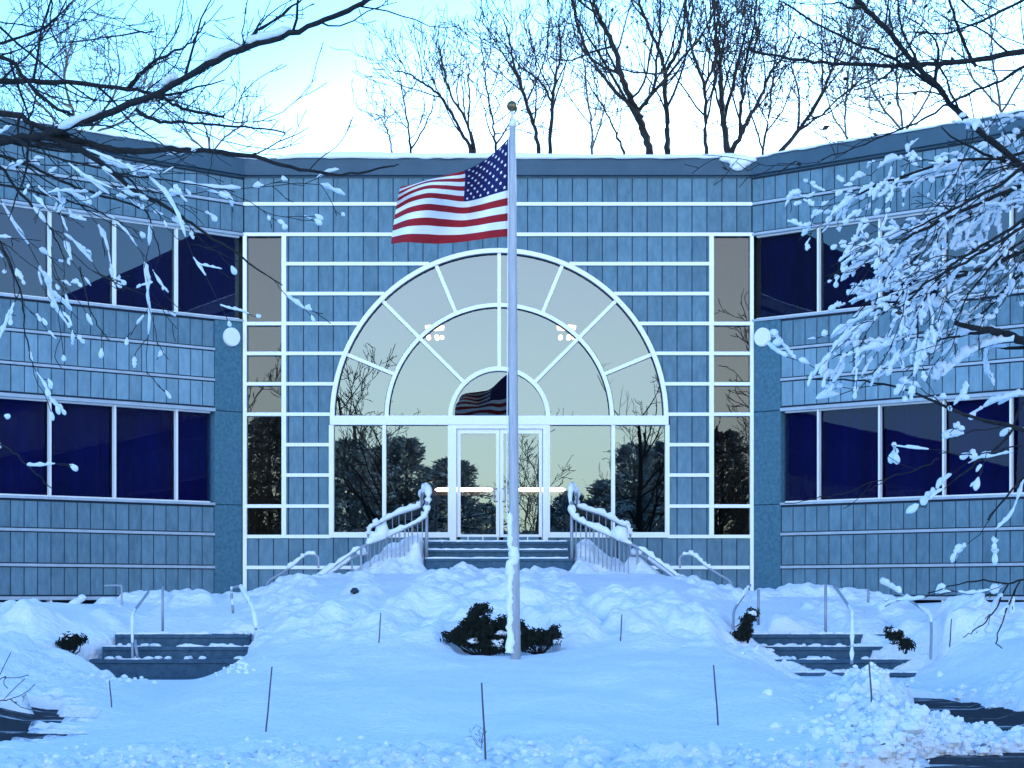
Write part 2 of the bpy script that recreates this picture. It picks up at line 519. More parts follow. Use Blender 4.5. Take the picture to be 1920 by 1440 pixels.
def snow_h(x, y):
    h = base_h(x, y)
    near = sstep(40, 20, np.abs(x)) * sstep(8, 13, y)
    # broad drifts
    h = h + near * 0.16 * fbm(x * 0.55, y * 0.45, 3, 3)
    # lumpy thrown snow on the bank behind the pole
    bank = sstep(24.2, 25.6, y) * sstep(36, 34, y) * sstep(9, 7, np.abs(x))
    l1 = fbm(x * 1.3, y * 0.9, 11, 4, 0.55)
    bil = np.abs(fbm(x * 1.25 + 0.4 * l1, y * 0.8, 23, 3, 0.45))
    h = h + bank * (0.20 * l1 + 0.42 * (bil - 0.2) + 0.06 * fbm(x * 4.5, y * 3.2, 21, 3, 0.5) - SIL(x, y))
    h = h + near * 0.02 * fbm(x * 3.0, y * 1.6, 27, 3)
    # mounds along the top of the bank
    for mx, my, rx, ry, mh in ((-5.5, 30.5, 1.0, 1.3, 0.20), (-3.9, 31.6, 0.9, 1.2, 0.18), (-3.2, 32.4, 0.55, 0.8, 0.25), (-3.0, 29, 0.8, 1.1, 0.16),
                               (3.2, 32.4, 0.7, 0.9, 0.22), (4.3, 31.2, 0.7, 1.1, 0.24), (5.2, 31, 0.9, 1.2, 0.22),
                               (-1.2, 28.0, 0.9, 0.9, 0.22), (1.2, 28.5, 1.0, 1.0, 0.16), (2.4, 27.0, 0.8, 1.0, 0.2), (-2.5, 26.8, 0.7, 0.8, 0.2),
                               (-0.5, 26.0, 0.8, 0.6, 0.18), (0.75, 25.5, 0.6, 0.5, 0.16)):
        h = h + mh * np.exp(-((x - mx) / rx) ** 2 - ((y - my) / ry) ** 2)
    # heaps on both cheeks of the entrance stairs
    for sx, sgn in ((USX[0], -1), (USX[1], 1)):
        u = (x - sx) * sgn
        heap = np.interp(u, [-0.25, -0.05, 0.12, 0.35, 0.8, 1.25, 1.9], [0, 0.1, 0.62, 0.66, 0.42, 0.18, 0.0])
        yy = np.interp(y, [32.7, 33.5, 34.2, 35.0, 35.4, 35.8], [0, 0.45, 1.0, 1.0, 0.8, 0.2])
        h = h + heap * yy * (1 + 0.5 * vnoise(x * 3, y * 3, 5))
    # lawn edges: ploughed lumps in front and to the right
    pl = sstep(17.8, 16.3, y) + sstep(2.4, 4.0, x) * sstep(23.5, 21.5, y) + 0.6 * sstep(-4.2, -5.4, x) * sstep(26, 24, y)
    pl = np.clip(pl, 0, 1) * sstep(12.5, 14.5, y) * sstep(12, 8, np.abs(x))
    h = h + pl * (0.12 * fbm(x * 2.2, y * 1.5, 31, 4, 0.6) + 0.13 * np.abs(fbm(x * 6, y * 4, 41, 4, 0.65)))
    ridge = np.exp(-((x - 3.8 - 0.14 * (y - 20)) / 0.38) ** 2) * sstep(23.6, 22.4, y) * sstep(16.0, 18, y)
    h = h + ridge * (0.13 + 0.22 * np.abs(fbm(x * 4.5, y * 3, 51, 4, 0.65)))
    h = np.maximum(h, base_h(x, y) - 0.05)
    # walks cleared to the asphalt
    rag = 0.16 * fbm(x * 2.6, y * 2.0, 61, 4, 0.6)
    for p, patch in ((PATH, 0.0), (ROAD, 0.45), (LTRK, 0.5)):
        sd = poly_sd(x, y, p) + rag * 0.7
        if patch:
            st = fbm(x * 0.45, y * 3.2, 71, 3, 0.6) + 0.9 * np.maximum(fbm(x * 0.9, y * 8.0, 75, 3, 0.6), 0)
            sd = sd + np.clip(st, -0.02, 1) * patch * 1.6
        k = sstep(0.10, -0.06, sd)
        h = h * (1 - k) + (base_h(x, y) - 0.16) * k
    # stair wells and the hollow with the yew round the pole
    def cut(h, x0, x1, y0, y1, z):
        k = sstep(x0 - 0.10, x0 + 0.06, x) * sstep(x1 + 0.10, x1 - 0.06, x) * sstep(y0 - 0.15, y0 + 0.02, y) * sstep(y1 + 0.05, y1 - 0.1, y)
        return h * (1 - k) + np.minimum(h, z) * k
    h = cut(h, USX[0], USX[1], 33.75, 36.5, 2.0)
    jl = 0.25 * vnoise(y * 3.1, x * 0.4, 81)
    k = sstep(LSX[0] - 0.05, LSX[0] + 0.12, x + jl - 0.55 * (y - 26.0)) * sstep(LSX[1] + 0.05, LSX[1] - 0.08, x + jl * 0.3) * sstep(25.15, 25.5, y + 0.2 * vnoise(x * 2, y, 9)) * sstep(27.18, 27.05, y)
    h = h * (1 - k) + np.minimum(h, 0.45) * k
    k = sstep(RSX[0] - 0.05, RSX[0] + 0.12, x + jl * 0.5 - 1.9 * np.clip(26.6 - y, 0, 3)) * sstep(RSX[1] + 0.05, RSX[1] - 0.10, x + jl + 0.55 * (y - 25.3)) * sstep(24.2, 24.6, y + 0.2 * vnoise(x * 2, y, 9)) * sstep(27.18, 27.05, y)
    h = h * (1 - k) + np.minimum(h, 0.25) * k
    e = ((x + 0.12) / 0.72) ** 2 + ((y - 24.72) / 0.42) ** 2 + 0.9 * vnoise(x * 3.5, y * 3.5, 15)
    h = h - 0.30 * sstep(1.1, 0.7, e)
    # footings stay tidy under the building
    h = np.where(y > 36.2, np.minimum(h, 1.75), h)
    return h

def axis(lo, hi, f0, f1, step, grow=1.18):
    a = list(np.arange(f0, f1 + 1e-6, step))
    s = step
    v = f1
    while v < hi:
        s *= grow
        v += s
        a.append(v)
    s = step
    v = f0
    while v > lo:
        s *= grow
        v -= s
        a.insert(0, v)
    return np.array(a)

def sheet(name, xs, ys, hf, m):
    X, Y = np.meshgrid(xs, ys)
    H = hf(X, Y)
    n, k = X.shape
    v = np.stack((X, Y, H), -1).reshape(-1, 3)
    idx = np.arange(n * k).reshape(n, k)
    q = np.stack((idx[:-1, :-1], idx[:-1, 1:], idx[1:, 1:], idx[1:, :-1]), -1).reshape(-1, 4)
    me = bpy.data.meshes.new(name)
    me.vertices.add(len(v))
    me.vertices.foreach_set('co', v.ravel())
    me.loops.add(q.size)
    me.loops.foreach_set('vertex_index', q.ravel())
    me.polygons.add(len(q))
    me.polygons.foreach_set('loop_start', np.arange(0, q.size, 4))
    me.polygons.foreach_set('loop_total', np.full(len(q), 4))
    me.polygons.foreach_set('use_smooth', np.ones(len(q), bool))
    me.materials.append(m)
    me.update(calc_edges=True)
    me.validate()
    o = bpy.data.objects.new(name, me)
    COL.objects.link(o)
    return o

g = sheet('snow_ground', axis(-900, 900, -7.5, 7.5, 0.04), axis(-900, 900, 14.5, 36.2, 0.045), snow_h, M['snow'])
tag(g, kind='structure')
def road_h(x, y):
    d = np.minimum(np.minimum(poly_sd(x, y, PATH), poly_sd(x, y, ROAD)), poly_sd(x, y, LTRK))
    return base_h(x, y) - np.where(d < 0.5, 0.08, 0.7)
g = sheet('road', np.arange(-14, 14.1, 0.4), np.arange(6, 25.6, 0.3), road_h, M['asphalt'])
tag(g, kind='structure')

def ground(x, y):
    return float(snow_h(np.array([x]), np.array([y]))[0])

# ------------------------------------------------------------------ the office building
BLD = thing('office_building', 'two storey precast office building with arched glass entrance and angled wings', 'building', (A(936), D, Z(1112)))
CX = A(936)
ZS = Z(783)          # arch spring line
RO = 3.17            # outer edge of arch frame

def clip_panel(a0, a1, z0, z1):
    """panel outline outside the arch opening, or None"""
    hw = RO
    if z1 <= Z(1005):
        return [(a0, z0), (a1, z0), (a1, z1), (a0, z1)]
    if z1 <= ZS:
        lo, hi = CX - hw, CX + hw
        if a0 >= lo and a1 <= hi:
            return None
        if a0 < lo < a1: a1 = lo
        if a0 < hi < a1: a0 = hi
        return [(a0, z0), (a1, z0), (a1, z1), (a0, z1)]
    xs = np.linspace(a0, a1, 9)
    bot = []
    for x in xs:
        d = abs(x - CX)
        c = ZS + math.sqrt(hw * hw - d * d) if d < hw else -9
        bot.append(max(z0, c))
    if all(b >= z1 - 0.004 for b in bot):
        return None
    if min(abs(a0 - CX), abs(a1 - CX)) >= hw or max(bot) <= z0 + 1e-6:
        return [(a0, z0), (a1, z0), (a1, z1), (a0, z1)]
    pts = [(x, b) for x, b in zip(xs, bot) if b < z1 - 0.002]
    if len(pts) < 2:
        return None
    xa, xb = pts[0][0], pts[-1][0]
    return pts + [(xb, z1), (xa, z1)]

rows = [333, 383, 440, 495, 551, 607, 663, 720, 777, 834, 891, 949, 1006, 1064, 1150]
pan, back = MB(), MB()
PW = 0.2802
GAP = 0.008
for r in range(len(rows) - 1):
    pan = MB()
    z1, z0 = Z(rows[r]), Z(rows[r + 1])
    if rows[r] < 440 or rows[r] >= 1006:
        spans = [(XL + 0.002, XR - 0.002)]
    else:
        spans = [(A(533), A(1333))]
    for s0, s1 in spans:
        k0 = math.floor((s0 - XL) / PW)
        a = XL + k0 * PW
        while a < s1 - 0.01:
            a0, a1 = max(a, s0), min(a + PW, s1)
            a += PW
            if a1 - a0 < 0.02:
                continue
            if rows[r] >= 1006 and a0 > A(800) and a1 < A(1065) and rows[r] < 1064:
                pass
            p = clip_panel(a0 + GAP, a1 - GAP, z0 + 0.004, z1 - 0.004)
            if p:
                if len(p) == 4:
                    xa = [q[0] for q in p]; za = [q[1] for q in p]
                    pan.panel(min(xa), max(xa), min(za), max(za), -0.04, 0.0, front)
                else:
                    pan.prism(p, -0.04, 0.0, front)
            p = clip_panel(a0, a1, z0, z1)
            if p:
                back.prism(p, -0.30, -0.012, front)
    pan.build('wall_panel_course', M['panel'], BLD)
back.build('wall_core', M['joint'], BLD)

# white strips of the centre bay
SW = 0.032
def hstrip(x0, x1, py, h=SW, o=0.045):
    if x1 - x0 > 0.03:
        MB().box(x0, x1, -0.03, o, Z(py) - h, Z(py) + h, front).build('trim_strip', M['white'], BLD)
hstrip(XL, XR, 383)
hstrip(XL + 0.05, XR - 0.05, 440)
for py in rows[3:13]:
    z = Z(py)
    d = z - ZS
    hw = math.sqrt(max(RO * RO - d * d, 0)) if d > 0 else RO
    for s in (-1, 1):
        if s < 0:
            hstrip(A(536), CX - hw + 0.01, py)
        else:
            hstrip(CX + hw - 0.01, A(1330), py)
hstrip(XL + 0.05, CX - 1.5, 1064)
hstrip(CX + 1.5, XR - 0.05, 1064)
for px0, px1, y0, y1 in ((456, 463, 437, 1115), (1406, 1412.5, 437, 1115), (528.5, 537, 441, 1009), (1329.5, 1338, 441, 1009)):
    MB().box(A(px0), A(px1), -0.05, 0.055, Z(y1), Z(y0), front).build('corner_trim', M['white'], BLD)

rng = random.Random(7)
def pane_poly(mb, pts, o=-0.07, tilt=0.005):
    ca = sum(p[0] for p in pts) / len(pts)
    cz = sum(p[1] for p in pts) / len(pts)
    tx, tz = rng.uniform(-tilt, tilt), rng.uniform(-tilt, tilt)
    mb.poly([front(a, o + (a - ca) * tx + (z - cz) * tz, z) for a, z in pts])

# narrow glazed columns left and right of the panels
for x0, x1 in ((463, 528.5), (1338, 1406)):
    fr = MB()
    ys = [440, 607, 663, 720, 777, 949, 1006]
    for y in ys:
        fr.box(A(x0), A(x1), -0.06, 0.042, Z(y) - SW, Z(y) + SW, front)
    f = fr.build('window', M['white'], BLD)
    pn = MB()
    for i in range(len(ys) - 1):
        pane_poly(pn, [(A(x0) - .01, Z(ys[i + 1])), (A(x1) + .01, Z(ys[i + 1])), (A(x1) + .01, Z(ys[i])), (A(x0) - .01, Z(ys[i]))], tilt=0.004)
    pn.build('pane', M['glass_side'], f)

# the arch
def arc_band(mb, r0, r1, o0, o1, a0=0.0, a1=math.pi, n=64):
    for i in range(n):
        t0, t1 = a0 + (a1 - a0) * i / n, a0 + (a1 - a0) * (i + 1) / n
        q = [(CX + r * math.cos(t), ZS + r * math.sin(t)) for r, t in ((r0, t0), (r1, t0), (r1, t1), (r0, t1))]
        mb.prism(q, o0, o1, front)

def bar(mb, p, q, wd, o0, o1):
    dx, dz = q[0] - p[0], q[1] - p[1]
    l = math.hypot(dx, dz)
    nx, nz = -dz / l * wd, dx / l * wd
    mb.prism([(p[0] + nx, p[1] + nz), (q[0] + nx, q[1] + nz), (q[0] - nx, q[1] - nz), (p[0] - nx, p[1] - nz)], o0, o1, front)

af = MB()
arc_band(af, 3.085, RO - 0.002, -0.12, 0.07)
arc_band(af, 2.075, 2.15, -0.10, 0.03)
arc_band(af, 0.875, 0.955, -0.10, 0.05)
for k in range(1, 8):
    t = math.pi * k / 8
    r0 = 0.95 if k % 2 == 0 else 2.145
    bar(af, (CX + r0 * math.cos(t), ZS + r0 * math.sin(t)), (CX + 3.09 * math.cos(t), ZS + 3.09 * math.sin(t)), 0.033, -0.10, 0.024)
aw = af.build('arch_window', M['white'], BLD)
gk = MB()      # dark gaskets just inside the frames
arc_band(gk, 3.066, 3.0845, -0.11, -0.02)
arc_band(gk, 2.0565, 2.0745, -0.11, -0.03)
arc_band(gk, 2.1505, 2.163, -0.11, -0.03)
gk.build('gasket', M['joint'], aw)
pn = MB()
for r0, r1, k in ((2.1, 3.10, 8), (0.9, 2.1, 4), (0.0, 0.9, 1)):
    for i in range(k):
        t0, t1 = math.pi * i / k, math.pi * (i + 1) / k
        n = 24 // k + 6
        arc = [(CX + r1 * math.cos(t0 + (t1 - t0) * j / n), ZS + r1 * math.sin(t0 + (t1 - t0) * j / n)) for j in range(n + 1)]
        inn = [(CX + r0 * math.cos(t1 + (t0 - t1) * j / n), ZS + r0 * math.sin(t1 + (t0 - t1) * j / n)) for j in range(n + 1)] if r0 > 0 else []
        pane_poly(pn, arc + inn, tilt=0.0045)
pn.build('pane', M['glass'], aw)

tr = MB()
tr.box(CX - RO, CX + RO, -0.12, 0.08, Z(797), Z(780), front)
tr.build('transom', M['white'], BLD)
lights = [(626, 717), (724, 840), (1031, 1146), (1153, 1247)]
for x0, x1 in lights:
    fr = MB()
    e0 = 617 if x0 == 626 else x0 - 3.5
    e1 = 1255 if x1 == 1247 else x1 + 3.5
    fr.box(A(e0), A(x0), -0.10, 0.05, Z(1008), Z(797.2), front)
    fr.box(A(x1), A(e1), -0.10, 0.05, Z(1008), Z(797.2), front)
    fr.box(A(x0), A(x1), -0.10, 0.04, Z(1008), Z(998), front)
    f = fr.build('window', M['white'], BLD)
    pn = MB()
    pane_poly(pn, [(A(x0) - .01, Z(999)), (A(x1) + .01, Z(999)), (A(x1) + .01, Z(796)), (A(x0) - .01, Z(796))])
    pn.build('pane', M['glass'], f)
# entrance frame and the two door leaves
df = MB()
df.box(A(843.5), A(856), -0.16, 0.06, Z(1018), Z(797.2), front)
df.box(A(1018), A(1027.5), -0.16, 0.06, Z(1018), Z(797.2), front)
df.box(A(856), A(1018), -0.16, 0.055, Z(804), Z(797.2), front)
df.build('door_frame', M['white'], BLD)
for s, (x0, x1) in ((1, (857, 936.6)), (-1, (937.4, 1017))):
    lf = MB()
    lf.box(A(x0), A(x0 + 6.5), -0.10, 0.0, Z(1016.5), Z(804.5), front)
    lf.box(A(x1 - 6.5), A(x1), -0.10, 0.0, Z(1016.5), Z(804.5), front)
    lf.box(A(x0 + 6.5), A(x1 - 6.5), -0.10, -0.004, Z(1016.5), Z(1002), front)
    lf.box(A(x0 + 6.5), A(x1 - 6.5), -0.10, -0.004, Z(813), Z(804.5), front)
    dr = lf.build('door', M['white'], BLD)
    pn = MB()
    pane_poly(pn, [(A(x0 + 6), Z(1003)), (A(x1 - 6), Z(1003)), (A(x1 - 6), Z(812)), (A(x0 + 6), Z(812))], o=-0.05)
    pn.build('pane', M['glass'], dr)
    hx = A(x1 - 9) if s > 0 else A(x0 + 9)
    hm = MB()
    hm.tube([front(hx + 0.04 * s, 0.0, Z(916)), front(hx, 0.06, Z(916)), front(hx - 0.01 * s, 0.075, Z(919)), front(hx - 0.01 * s, 0.075, Z(937)), front(hx, 0.06, Z(940)), front(hx + 0.04 * s, 0.0, Z(940))], 0.013, 8)
    hm.build('handle', M['pole'], dr, True)

# cornice and roof of the three wings of the plan
WL = 34.0
WV = 8.0
ci = MB()
def wing_m(s):
    return wing_r if s > 0 else wing_l
ci.box(XL + 0.03, XR - 0.03, -0.3, 0.10, Z(330), Z(299), front)
ci.box(XL + 0.03, XR - 0.03, -0.28, 0.02, Z(334), Z(330), front)
for s in (-1, 1):
    ci.box(-0.035, WL, -0.3, 0.10, Z(330), Z(299), wing_m(s))
    ci.box(-0.01, WL, -0.28, 0.02, Z(334), Z(330), wing_m(s))
ci.build('cornice', M['cornice'], BLD)
rf = MB()
rf.box(XL - 9, XR + 9, -9, -0.2, Z(309), Z(303), front)
for s in (-1, 1):
    rf.box(0, WL, -7, -0.24, Z(308), Z(302), wing_m(s))
rf.build('roof', M['joint'], BLD)

# wings
WPW = 0.2525
WM = [0.045] + [1.41 + 1.258 * k for k in range(26)]
for s in (-1, 1):
    mp = wing_m(s)
    bk, pr = MB(), MB()
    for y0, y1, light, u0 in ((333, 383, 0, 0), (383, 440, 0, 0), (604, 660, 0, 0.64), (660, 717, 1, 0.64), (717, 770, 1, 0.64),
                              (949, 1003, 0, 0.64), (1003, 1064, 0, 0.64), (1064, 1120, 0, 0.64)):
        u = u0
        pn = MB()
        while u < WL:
            pn.panel(u + 0.009, u + WPW - 0.009, Z(y1) + 0.042, Z(y0) - 0.042, -0.04, 0.012 if light else 0.0, mp)  # panels stop short; dark core bared at strips stands in for shadow lines
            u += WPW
        pn.build('wall_panel_course', M['panel_sky_lit' if light else 'panel'], BLD)
    for y0, y1, u0 in ((333, 440, 0.0), (602, 772, 0.0), (947, 1122, 0.0)):
        bk.box(u0, WL, -0.30, -0.014, Z(y1), Z(y0), mp)
    bk.box(8.6, WL, -6.0, -0.5, Z(302), Z(302) + 2.5, mp)  # added unseen rooftop block, there to darken reflections in the opposite wing's windows
    bk.build('wall_core', M['joint'], BLD)
    for y, h, u0, o in ((383, 0.024, -0.02, 0.035), (440.5, 0.022, 0.0, 0.05), (602, 0.022, 0.0, 0.05), (660, 0.022, 0.64, 0.035), (717, 0.022, 0.64, 0.035),
                        (772.5, 0.03, 0.64, 0.05), (947, 0.022, 0.64, 0.05), (1003, 0.024, 0.64, 0.035), (1064, 0.024, 0.64, 0.035), (1121.5, 0.03, 0.64, 0.04)):
        MB().box(u0 + 0.002, WL, -0.05, o, Z(y) - h, Z(y) + h, mp).build('trim_strip', M['grey_trim'], BLD)
    for y0, y1 in ((604.4, 773), (774, 947), (948, 1160)):
        pr.panel(0.05, 0.636, Z(y1), Z(y0), -0.3, 0.022, mp, 0.008)
    pr.build('pier', M['pier'], BLD)
    # strip windows, one part for each light
    for y0, y1, first in ((442.7, 599.8, 0.045), (775.5, 944.8, 0.67)):
        edges = [first] + [u for u in WM[1:] if u < WV] + [WL]
        for i in range(len(edges) - 1):
            u0, u1 = edges[i], edges[i + 1]
            fr = MB()
            fr.box(u1 - 0.019, u1 + 0.019, -0.11, -0.02, Z(y1), Z(y0), mp)
            fr.box(u0 + 0.022, u1 - 0.022, -0.15, -0.05, Z(y1), Z(y1) + 0.03, mp)
            fr.box(u0 + 0.022, u1 - 0.022, -0.15, -0.05, Z(y0) - 0.03, Z(y0), mp)
            f = fr.build('window', M['mullion'], BLD)
            p = MB()
            tx, tz = rng.uniform(-0.004, 0.004), rng.uniform(-0.004, 0.004)
            zc, uc = (Z(y0) + Z(y1)) / 2, (u0 + u1) / 2
            p.poly([mp(u, -0.10 + (u - uc) * tx + (z - zc) * tz, z) for u, z in ((u0, Z(y1)), (u1, Z(y1)), (u1, Z(y0)), (u0, Z(y0)))])
            p.build('pane', M['glass_upper' if y0 < 600 else 'glass_dark'], f)
            bl = MB()      # closed vertical blind behind the pane
            ub = u0 + 0.03
            while ub < u1 - 0.03:
                ue = min(ub + 0.10, u1 - 0.025)
                sl_ = rng.uniform(0.01, 0.04)
                bl.poly([mp(ub, -0.20, Z(y1)), mp(ue, -0.20 - sl_, Z(y1)), mp(ue, -0.20 - sl_, Z(y0)), mp(ub, -0.20, Z(y0))])
                ub += 0.098
            bl.build('blind', M['blind'], f)
    bw = MB()
    for u in WM[1:]:
        bw.box(u - 0.025, u + 0.025, -0.15, 0.0, Z(1240), Z(1124.5), mp)
    f = bw.build('basement_window', M['mullion'], BLD)
    p = MB()
    p.poly([mp(u, -0.10, z) for u, z in ((0.64, Z(1240)), (WL, Z(1240)), (WL, Z(1123)), (0.64, Z(1123)))])
    p.build('pane', M['glass_dark'], f)
    # dark rooms behind the glass
    rm = MB()
    rm.box(-1.0, WL, -5.2, -5.0, Z(1260), Z(305), mp)
    for y in (450, 690, 860, 1100):
        pass
    rm.box(0.0, WL, -5.0, -0.31, Z(702), Z(680), mp)
    rm.box(0.0, WL, -5.0, -0.31, Z(1060), Z(1040), mp)
    rm.box(WL, WL + 0.3, -5.2, 0.0, Z(1260), Z(303), mp)
    rm.build('interior', M['dark'], BLD)
    # round wall lamp on the pier
    lm = MB()
    uc = 0.30 if s < 0 else 0.27
    ring = [(uc + 0.175 * math.cos(t * math.pi / 16), Z(635) + 0.175 * math.sin(t * math.pi / 16)) for t in range(32)]
    lm.prism(ring, 0.03, 0.075, mp)
    r2 = [(uc + 0.16 * math.cos(t * math.pi / 16), Z(635) + 0.16 * math.sin(t * math.pi / 16)) for t in range(32)]
    lm.prism(r2, 0.0755, 0.10, mp)
    lo = lm.build('wall_lamp', M['lamp_white'], BLD)
    bz = MB()
    r3 = [(uc + 0.12 * math.cos(t * math.pi / 12), Z(635) + 0.12 * math.sin(t * math.pi / 12)) for t in range(24)]
    bz.prism(r3, 0.02, 0.0295, mp)
    bz.build('backplate', M['mullion'], lo)

# lobby behind the arch
lb = MB()
lb.box(XL - 9, XR + 9, -8.2, -8.0, Z(1240), Z(305), front)
lb.box(XL, XR, -8.0, -0.31, Z(1040), Z(1019), front)
lb.box(XL - 0.2, XL, -8.0, -0.31, Z(1040), Z(305), front)
lb.box(XR, XR + 0.2, -8.0, -0.31, Z(1040), Z(305), front)
lb.box(XL, XR, -8.0, -0.31, Z(420), Z(410), front)
lb.box(XL, XR, -8.0, -4.5, Z(905), Z(893), front)
lb.build('interior', M['lobby'], BLD)
# lamps in the lobby
for i, (px, lab) in enumerate(((815, 'lit pendant lamp hanging left in the lobby behind the arch glass'), (1062, 'lit pendant lamp hanging right in the lobby behind the arch glass'))):
    p = np.array(front((px - 960) / 3600 * 39, -3, 0))
    Zc = EYE + (1120 - 618) / 3600 * 39
    t = thing('pendant_lamp', lab, 'lamp', (p[0], p[1], Zc), 'pendant lamps in the lobby')
    q = MB()
    q.tube([(p[0], p[1], Zc + 0.1), (p[0], p[1], Z(420))], 0.015, 6)
    q.tube([(p[0], p[1], Zc + 0.13), (p[0], p[1], Zc + 0.08)], [0.05, 0.2], 16)
    q.build('stem', M['dark'], t)
    q = MB()
    q.tube([(p[0], p[1], Zc + 0.07), (p[0], p[1], Zc)], [0.2, 0.19], 16)
    for k in range(5):
        a = k * 2 * math.pi / 5
        q.blob((p[0] + 0.15 * math.cos(a), p[1] + 0.15 * math.sin(a), Zc - 0.16), 0.045, rng, 8, 6, 0)
    q.build('bulbs', M['warm'], t)
for x0, x1, lab in ((-1.62, -0.4, 'long lit ceiling tube seen through the left door leaf'), (0.12, 1.12, 'long lit ceiling tube seen through the right door leaf')):
    q = MB()
    zc = EYE + (1120 - 918) / 3600 * 40.3
    q.tube([(x0, 40.3, zc), (x0 + 0.06, 40.3, zc), (x1 - 0.06, 40.3, zc), (x1, 40.3, zc)], [0.01, 0.042, 0.042, 0.01], 10)
    tag(q.build('ceiling_light', M['tube'], None, True), lab, 'light', 'ceiling tubes in the lobby')

# ------------------------------------------------------------------ roof snow
def snow_slab(mb, u0, u1, o_in, o_out, zb, th, mp, seed, step=0.06, drip=0.03):
    us = np.arange(u0, u1 + 1e-6, step)
    tt = th * (0.75 + 0.7 * vnoise(us * 0.7, us * 0 + seed, seed)) * np.minimum(1, np.minimum(us - u0, u1 - us) / 0.5 + 0.25)
    oo = o_out + 0.04 * vnoise(us * 3, us * 0 + 3, seed + 1)
    dd = drip * (0.5 + vnoise(us * 5, us * 0 + 7, seed + 2))
    n = len(mb.v)
    prof = 6
    for i, u in enumerate(us):
        t, o, d = float(tt[i]), float(oo[i]), float(dd[i])
        for oo_, z in ((o_in, zb + t), (o - 0.10, zb + t), (o - 0.02, zb + t * 0.8), (o + 0.012, zb + t * 0.35), (o + 0.006, zb - d), (o - 0.04, zb - 0.0)):
            mb.v.append(mp(u, oo_, z))
    for i in range(len(us) - 1):
        for j in range(prof - 1):
            b = n + i * prof + j
            mb.f.append((b, b + 1, b + prof + 1, b + prof))
            mb.m.append(0)
rs = MB()
snow_slab(rs, A(520), XR + 0.02, -3.5, 0.13, Z(298.5), 0.17, front, 5)
snow_slab(rs, XL - 0.1, A(520), -3.5, 0.1, Z(298.5), 0.05, front, 8)
for s in (-1, 1):
    snow_slab(rs, 0.0, WL, -3.5, 0.12, Z(298.5), 0.055, wing_m(s), 11 + s)
snow = rs.build('roof_snow', M['snow_soft'], None, True)
tag(snow, 'layer of snow lying along the roof edge of the office building', 'snow', kind='stuff')
q = MB()
rg = random.Random(3)
for a, o, z, r in ((A(1385), 0.13, Z(305), (0.23, 0.09, 0.12)), (A(1382), 0.13, Z(314), (0.15, 0.07, 0.09)), (A(1404), 0.14, Z(303), (0.16, 0.08, 0.06)), (A(1366), 0.12, Z(301), (0.18, 0.08, 0.07))):
    q.blob(front(a, o, z), r, rg, 10, 7, 0.12)
tag(q.build('snow_clump', M['snow_soft'], None, True), 'clump of snow hanging over the cornice at the right corner of the centre bay', 'snow')

# ------------------------------------------------------------------ stairs
ES = thing('entrance_steps', 'three stone steps up to the glass entrance doors', 'steps', ((USX[0] + USX[1]) / 2, 34.6, 2.0))
zt = Z(1019) - 0.003
for k, (y0, y1) in enumerate(((34.62, 35.94), (34.27, 34.62), (33.92, 34.27))):
    m_ = MB()
    m_.box(USX[0], USX[1], y0, y1 - 0.001, 1.7, zt - 0.16 * k)
    m_.box(USX[0] + 0.001, USX[1] - 0.001, y0 - 0.03, y0, zt - 0.16 * k - 0.045, zt - 0.16 * k - 0.002)
    m_.build('step', M['step'], ES)
    q = MB()      # thin snow left along each nosing
    xs = np.arange(USX[0], USX[1], 0.09)
    q.tube([(x, y0 - 0.012 + 0.02 * rg.random(), zt - 0.16 * k + 0.004) for x in xs], [0.012 + 0.02 * rg.random() for x in xs], 6)
    q.build('snow_line', M['snow_soft'], ES, True)
for x0 in (USX[0] - 0.22, USX[1]):
    m_ = MB()
    m_.box(x0 + (0.0 if x0 < 0 else 0.002), x0 + (0.218 if x0 < 0 else 0.22), 33.9, 35.94, 1.5, 2.2)
    m_.build('cheek_wall', M['step'], ES)

def lower_steps(x0, x1, label, n, ybot):
    t = thing('garden_steps', label, 'steps', ((x0 + x1) / 2, 26.4, 0.5), 'lower garden steps')
    for k in range(n):
        z1 = 1.085 - 0.165 * k
        y1 = 27.3 if k == 0 else 26.85 - 0.36 * (k - 1)
        y0 = 26.85 - 0.36 * k
        m_ = MB()
        m_.box(x0 - 0.1 * k, x1 + 0.1 * k, y0, y1 - 0.001, 0.1, z1)
        m_.box(x0 - 0.1 * k + 0.001, x1 + 0.1 * k - 0.001, y0 - 0.025, y0, z1 - 0.05, z1 - 0.002)
        m_.build('step', M['step'], t)
        q = MB()
        xa = x0 - 0.1 * k
        while xa < x1:
            ln = rg.uniform(0.2, 0.7)
            if rg.random() < 0.75:
                xs = np.linspace(xa, min(xa + ln, x1 + 0.1 * k), 8)
                q.tube([(x, y0 + 0.03 * rg.random(), z1 + 0.002) for x in xs], [0.004] + [rg.uniform(0.008, 0.03) for _ in xs[2:]] + [0.004], 6)
            xa += ln
        for _ in range(14):
            q.blob((rg.uniform(x0, x1), y0 + rg.uniform(0.05, 0.3), z1 + 0.01), (rg.uniform(0.03, 0.09), rg.uniform(0.03, 0.08), 0.03), rg, 7, 5)
        q.build('snow_patches', M['snow_soft'], t, True)
    return t
lower_steps(-5.55, -3.68, 'dark stone garden steps in the snowbank at left, with grey handrails', 3, 26.0)
lower_steps(3.28, 5.25, 'dark stone garden steps in the snowbank at right, half buried on their left side', 4, 25.7)
wl = MB()
wl.box(-6.4, -3.6, 25.3, 26.1, 0.30, 0.50)
tag(wl.build('walkway', M['step'], None), kind='structure')
wl = MB()
wl.box(2.4, 6.0, 24.3, 25.75, 0.10, 0.36)
tag(wl.build('walkway', M['step'], None), kind='structure')

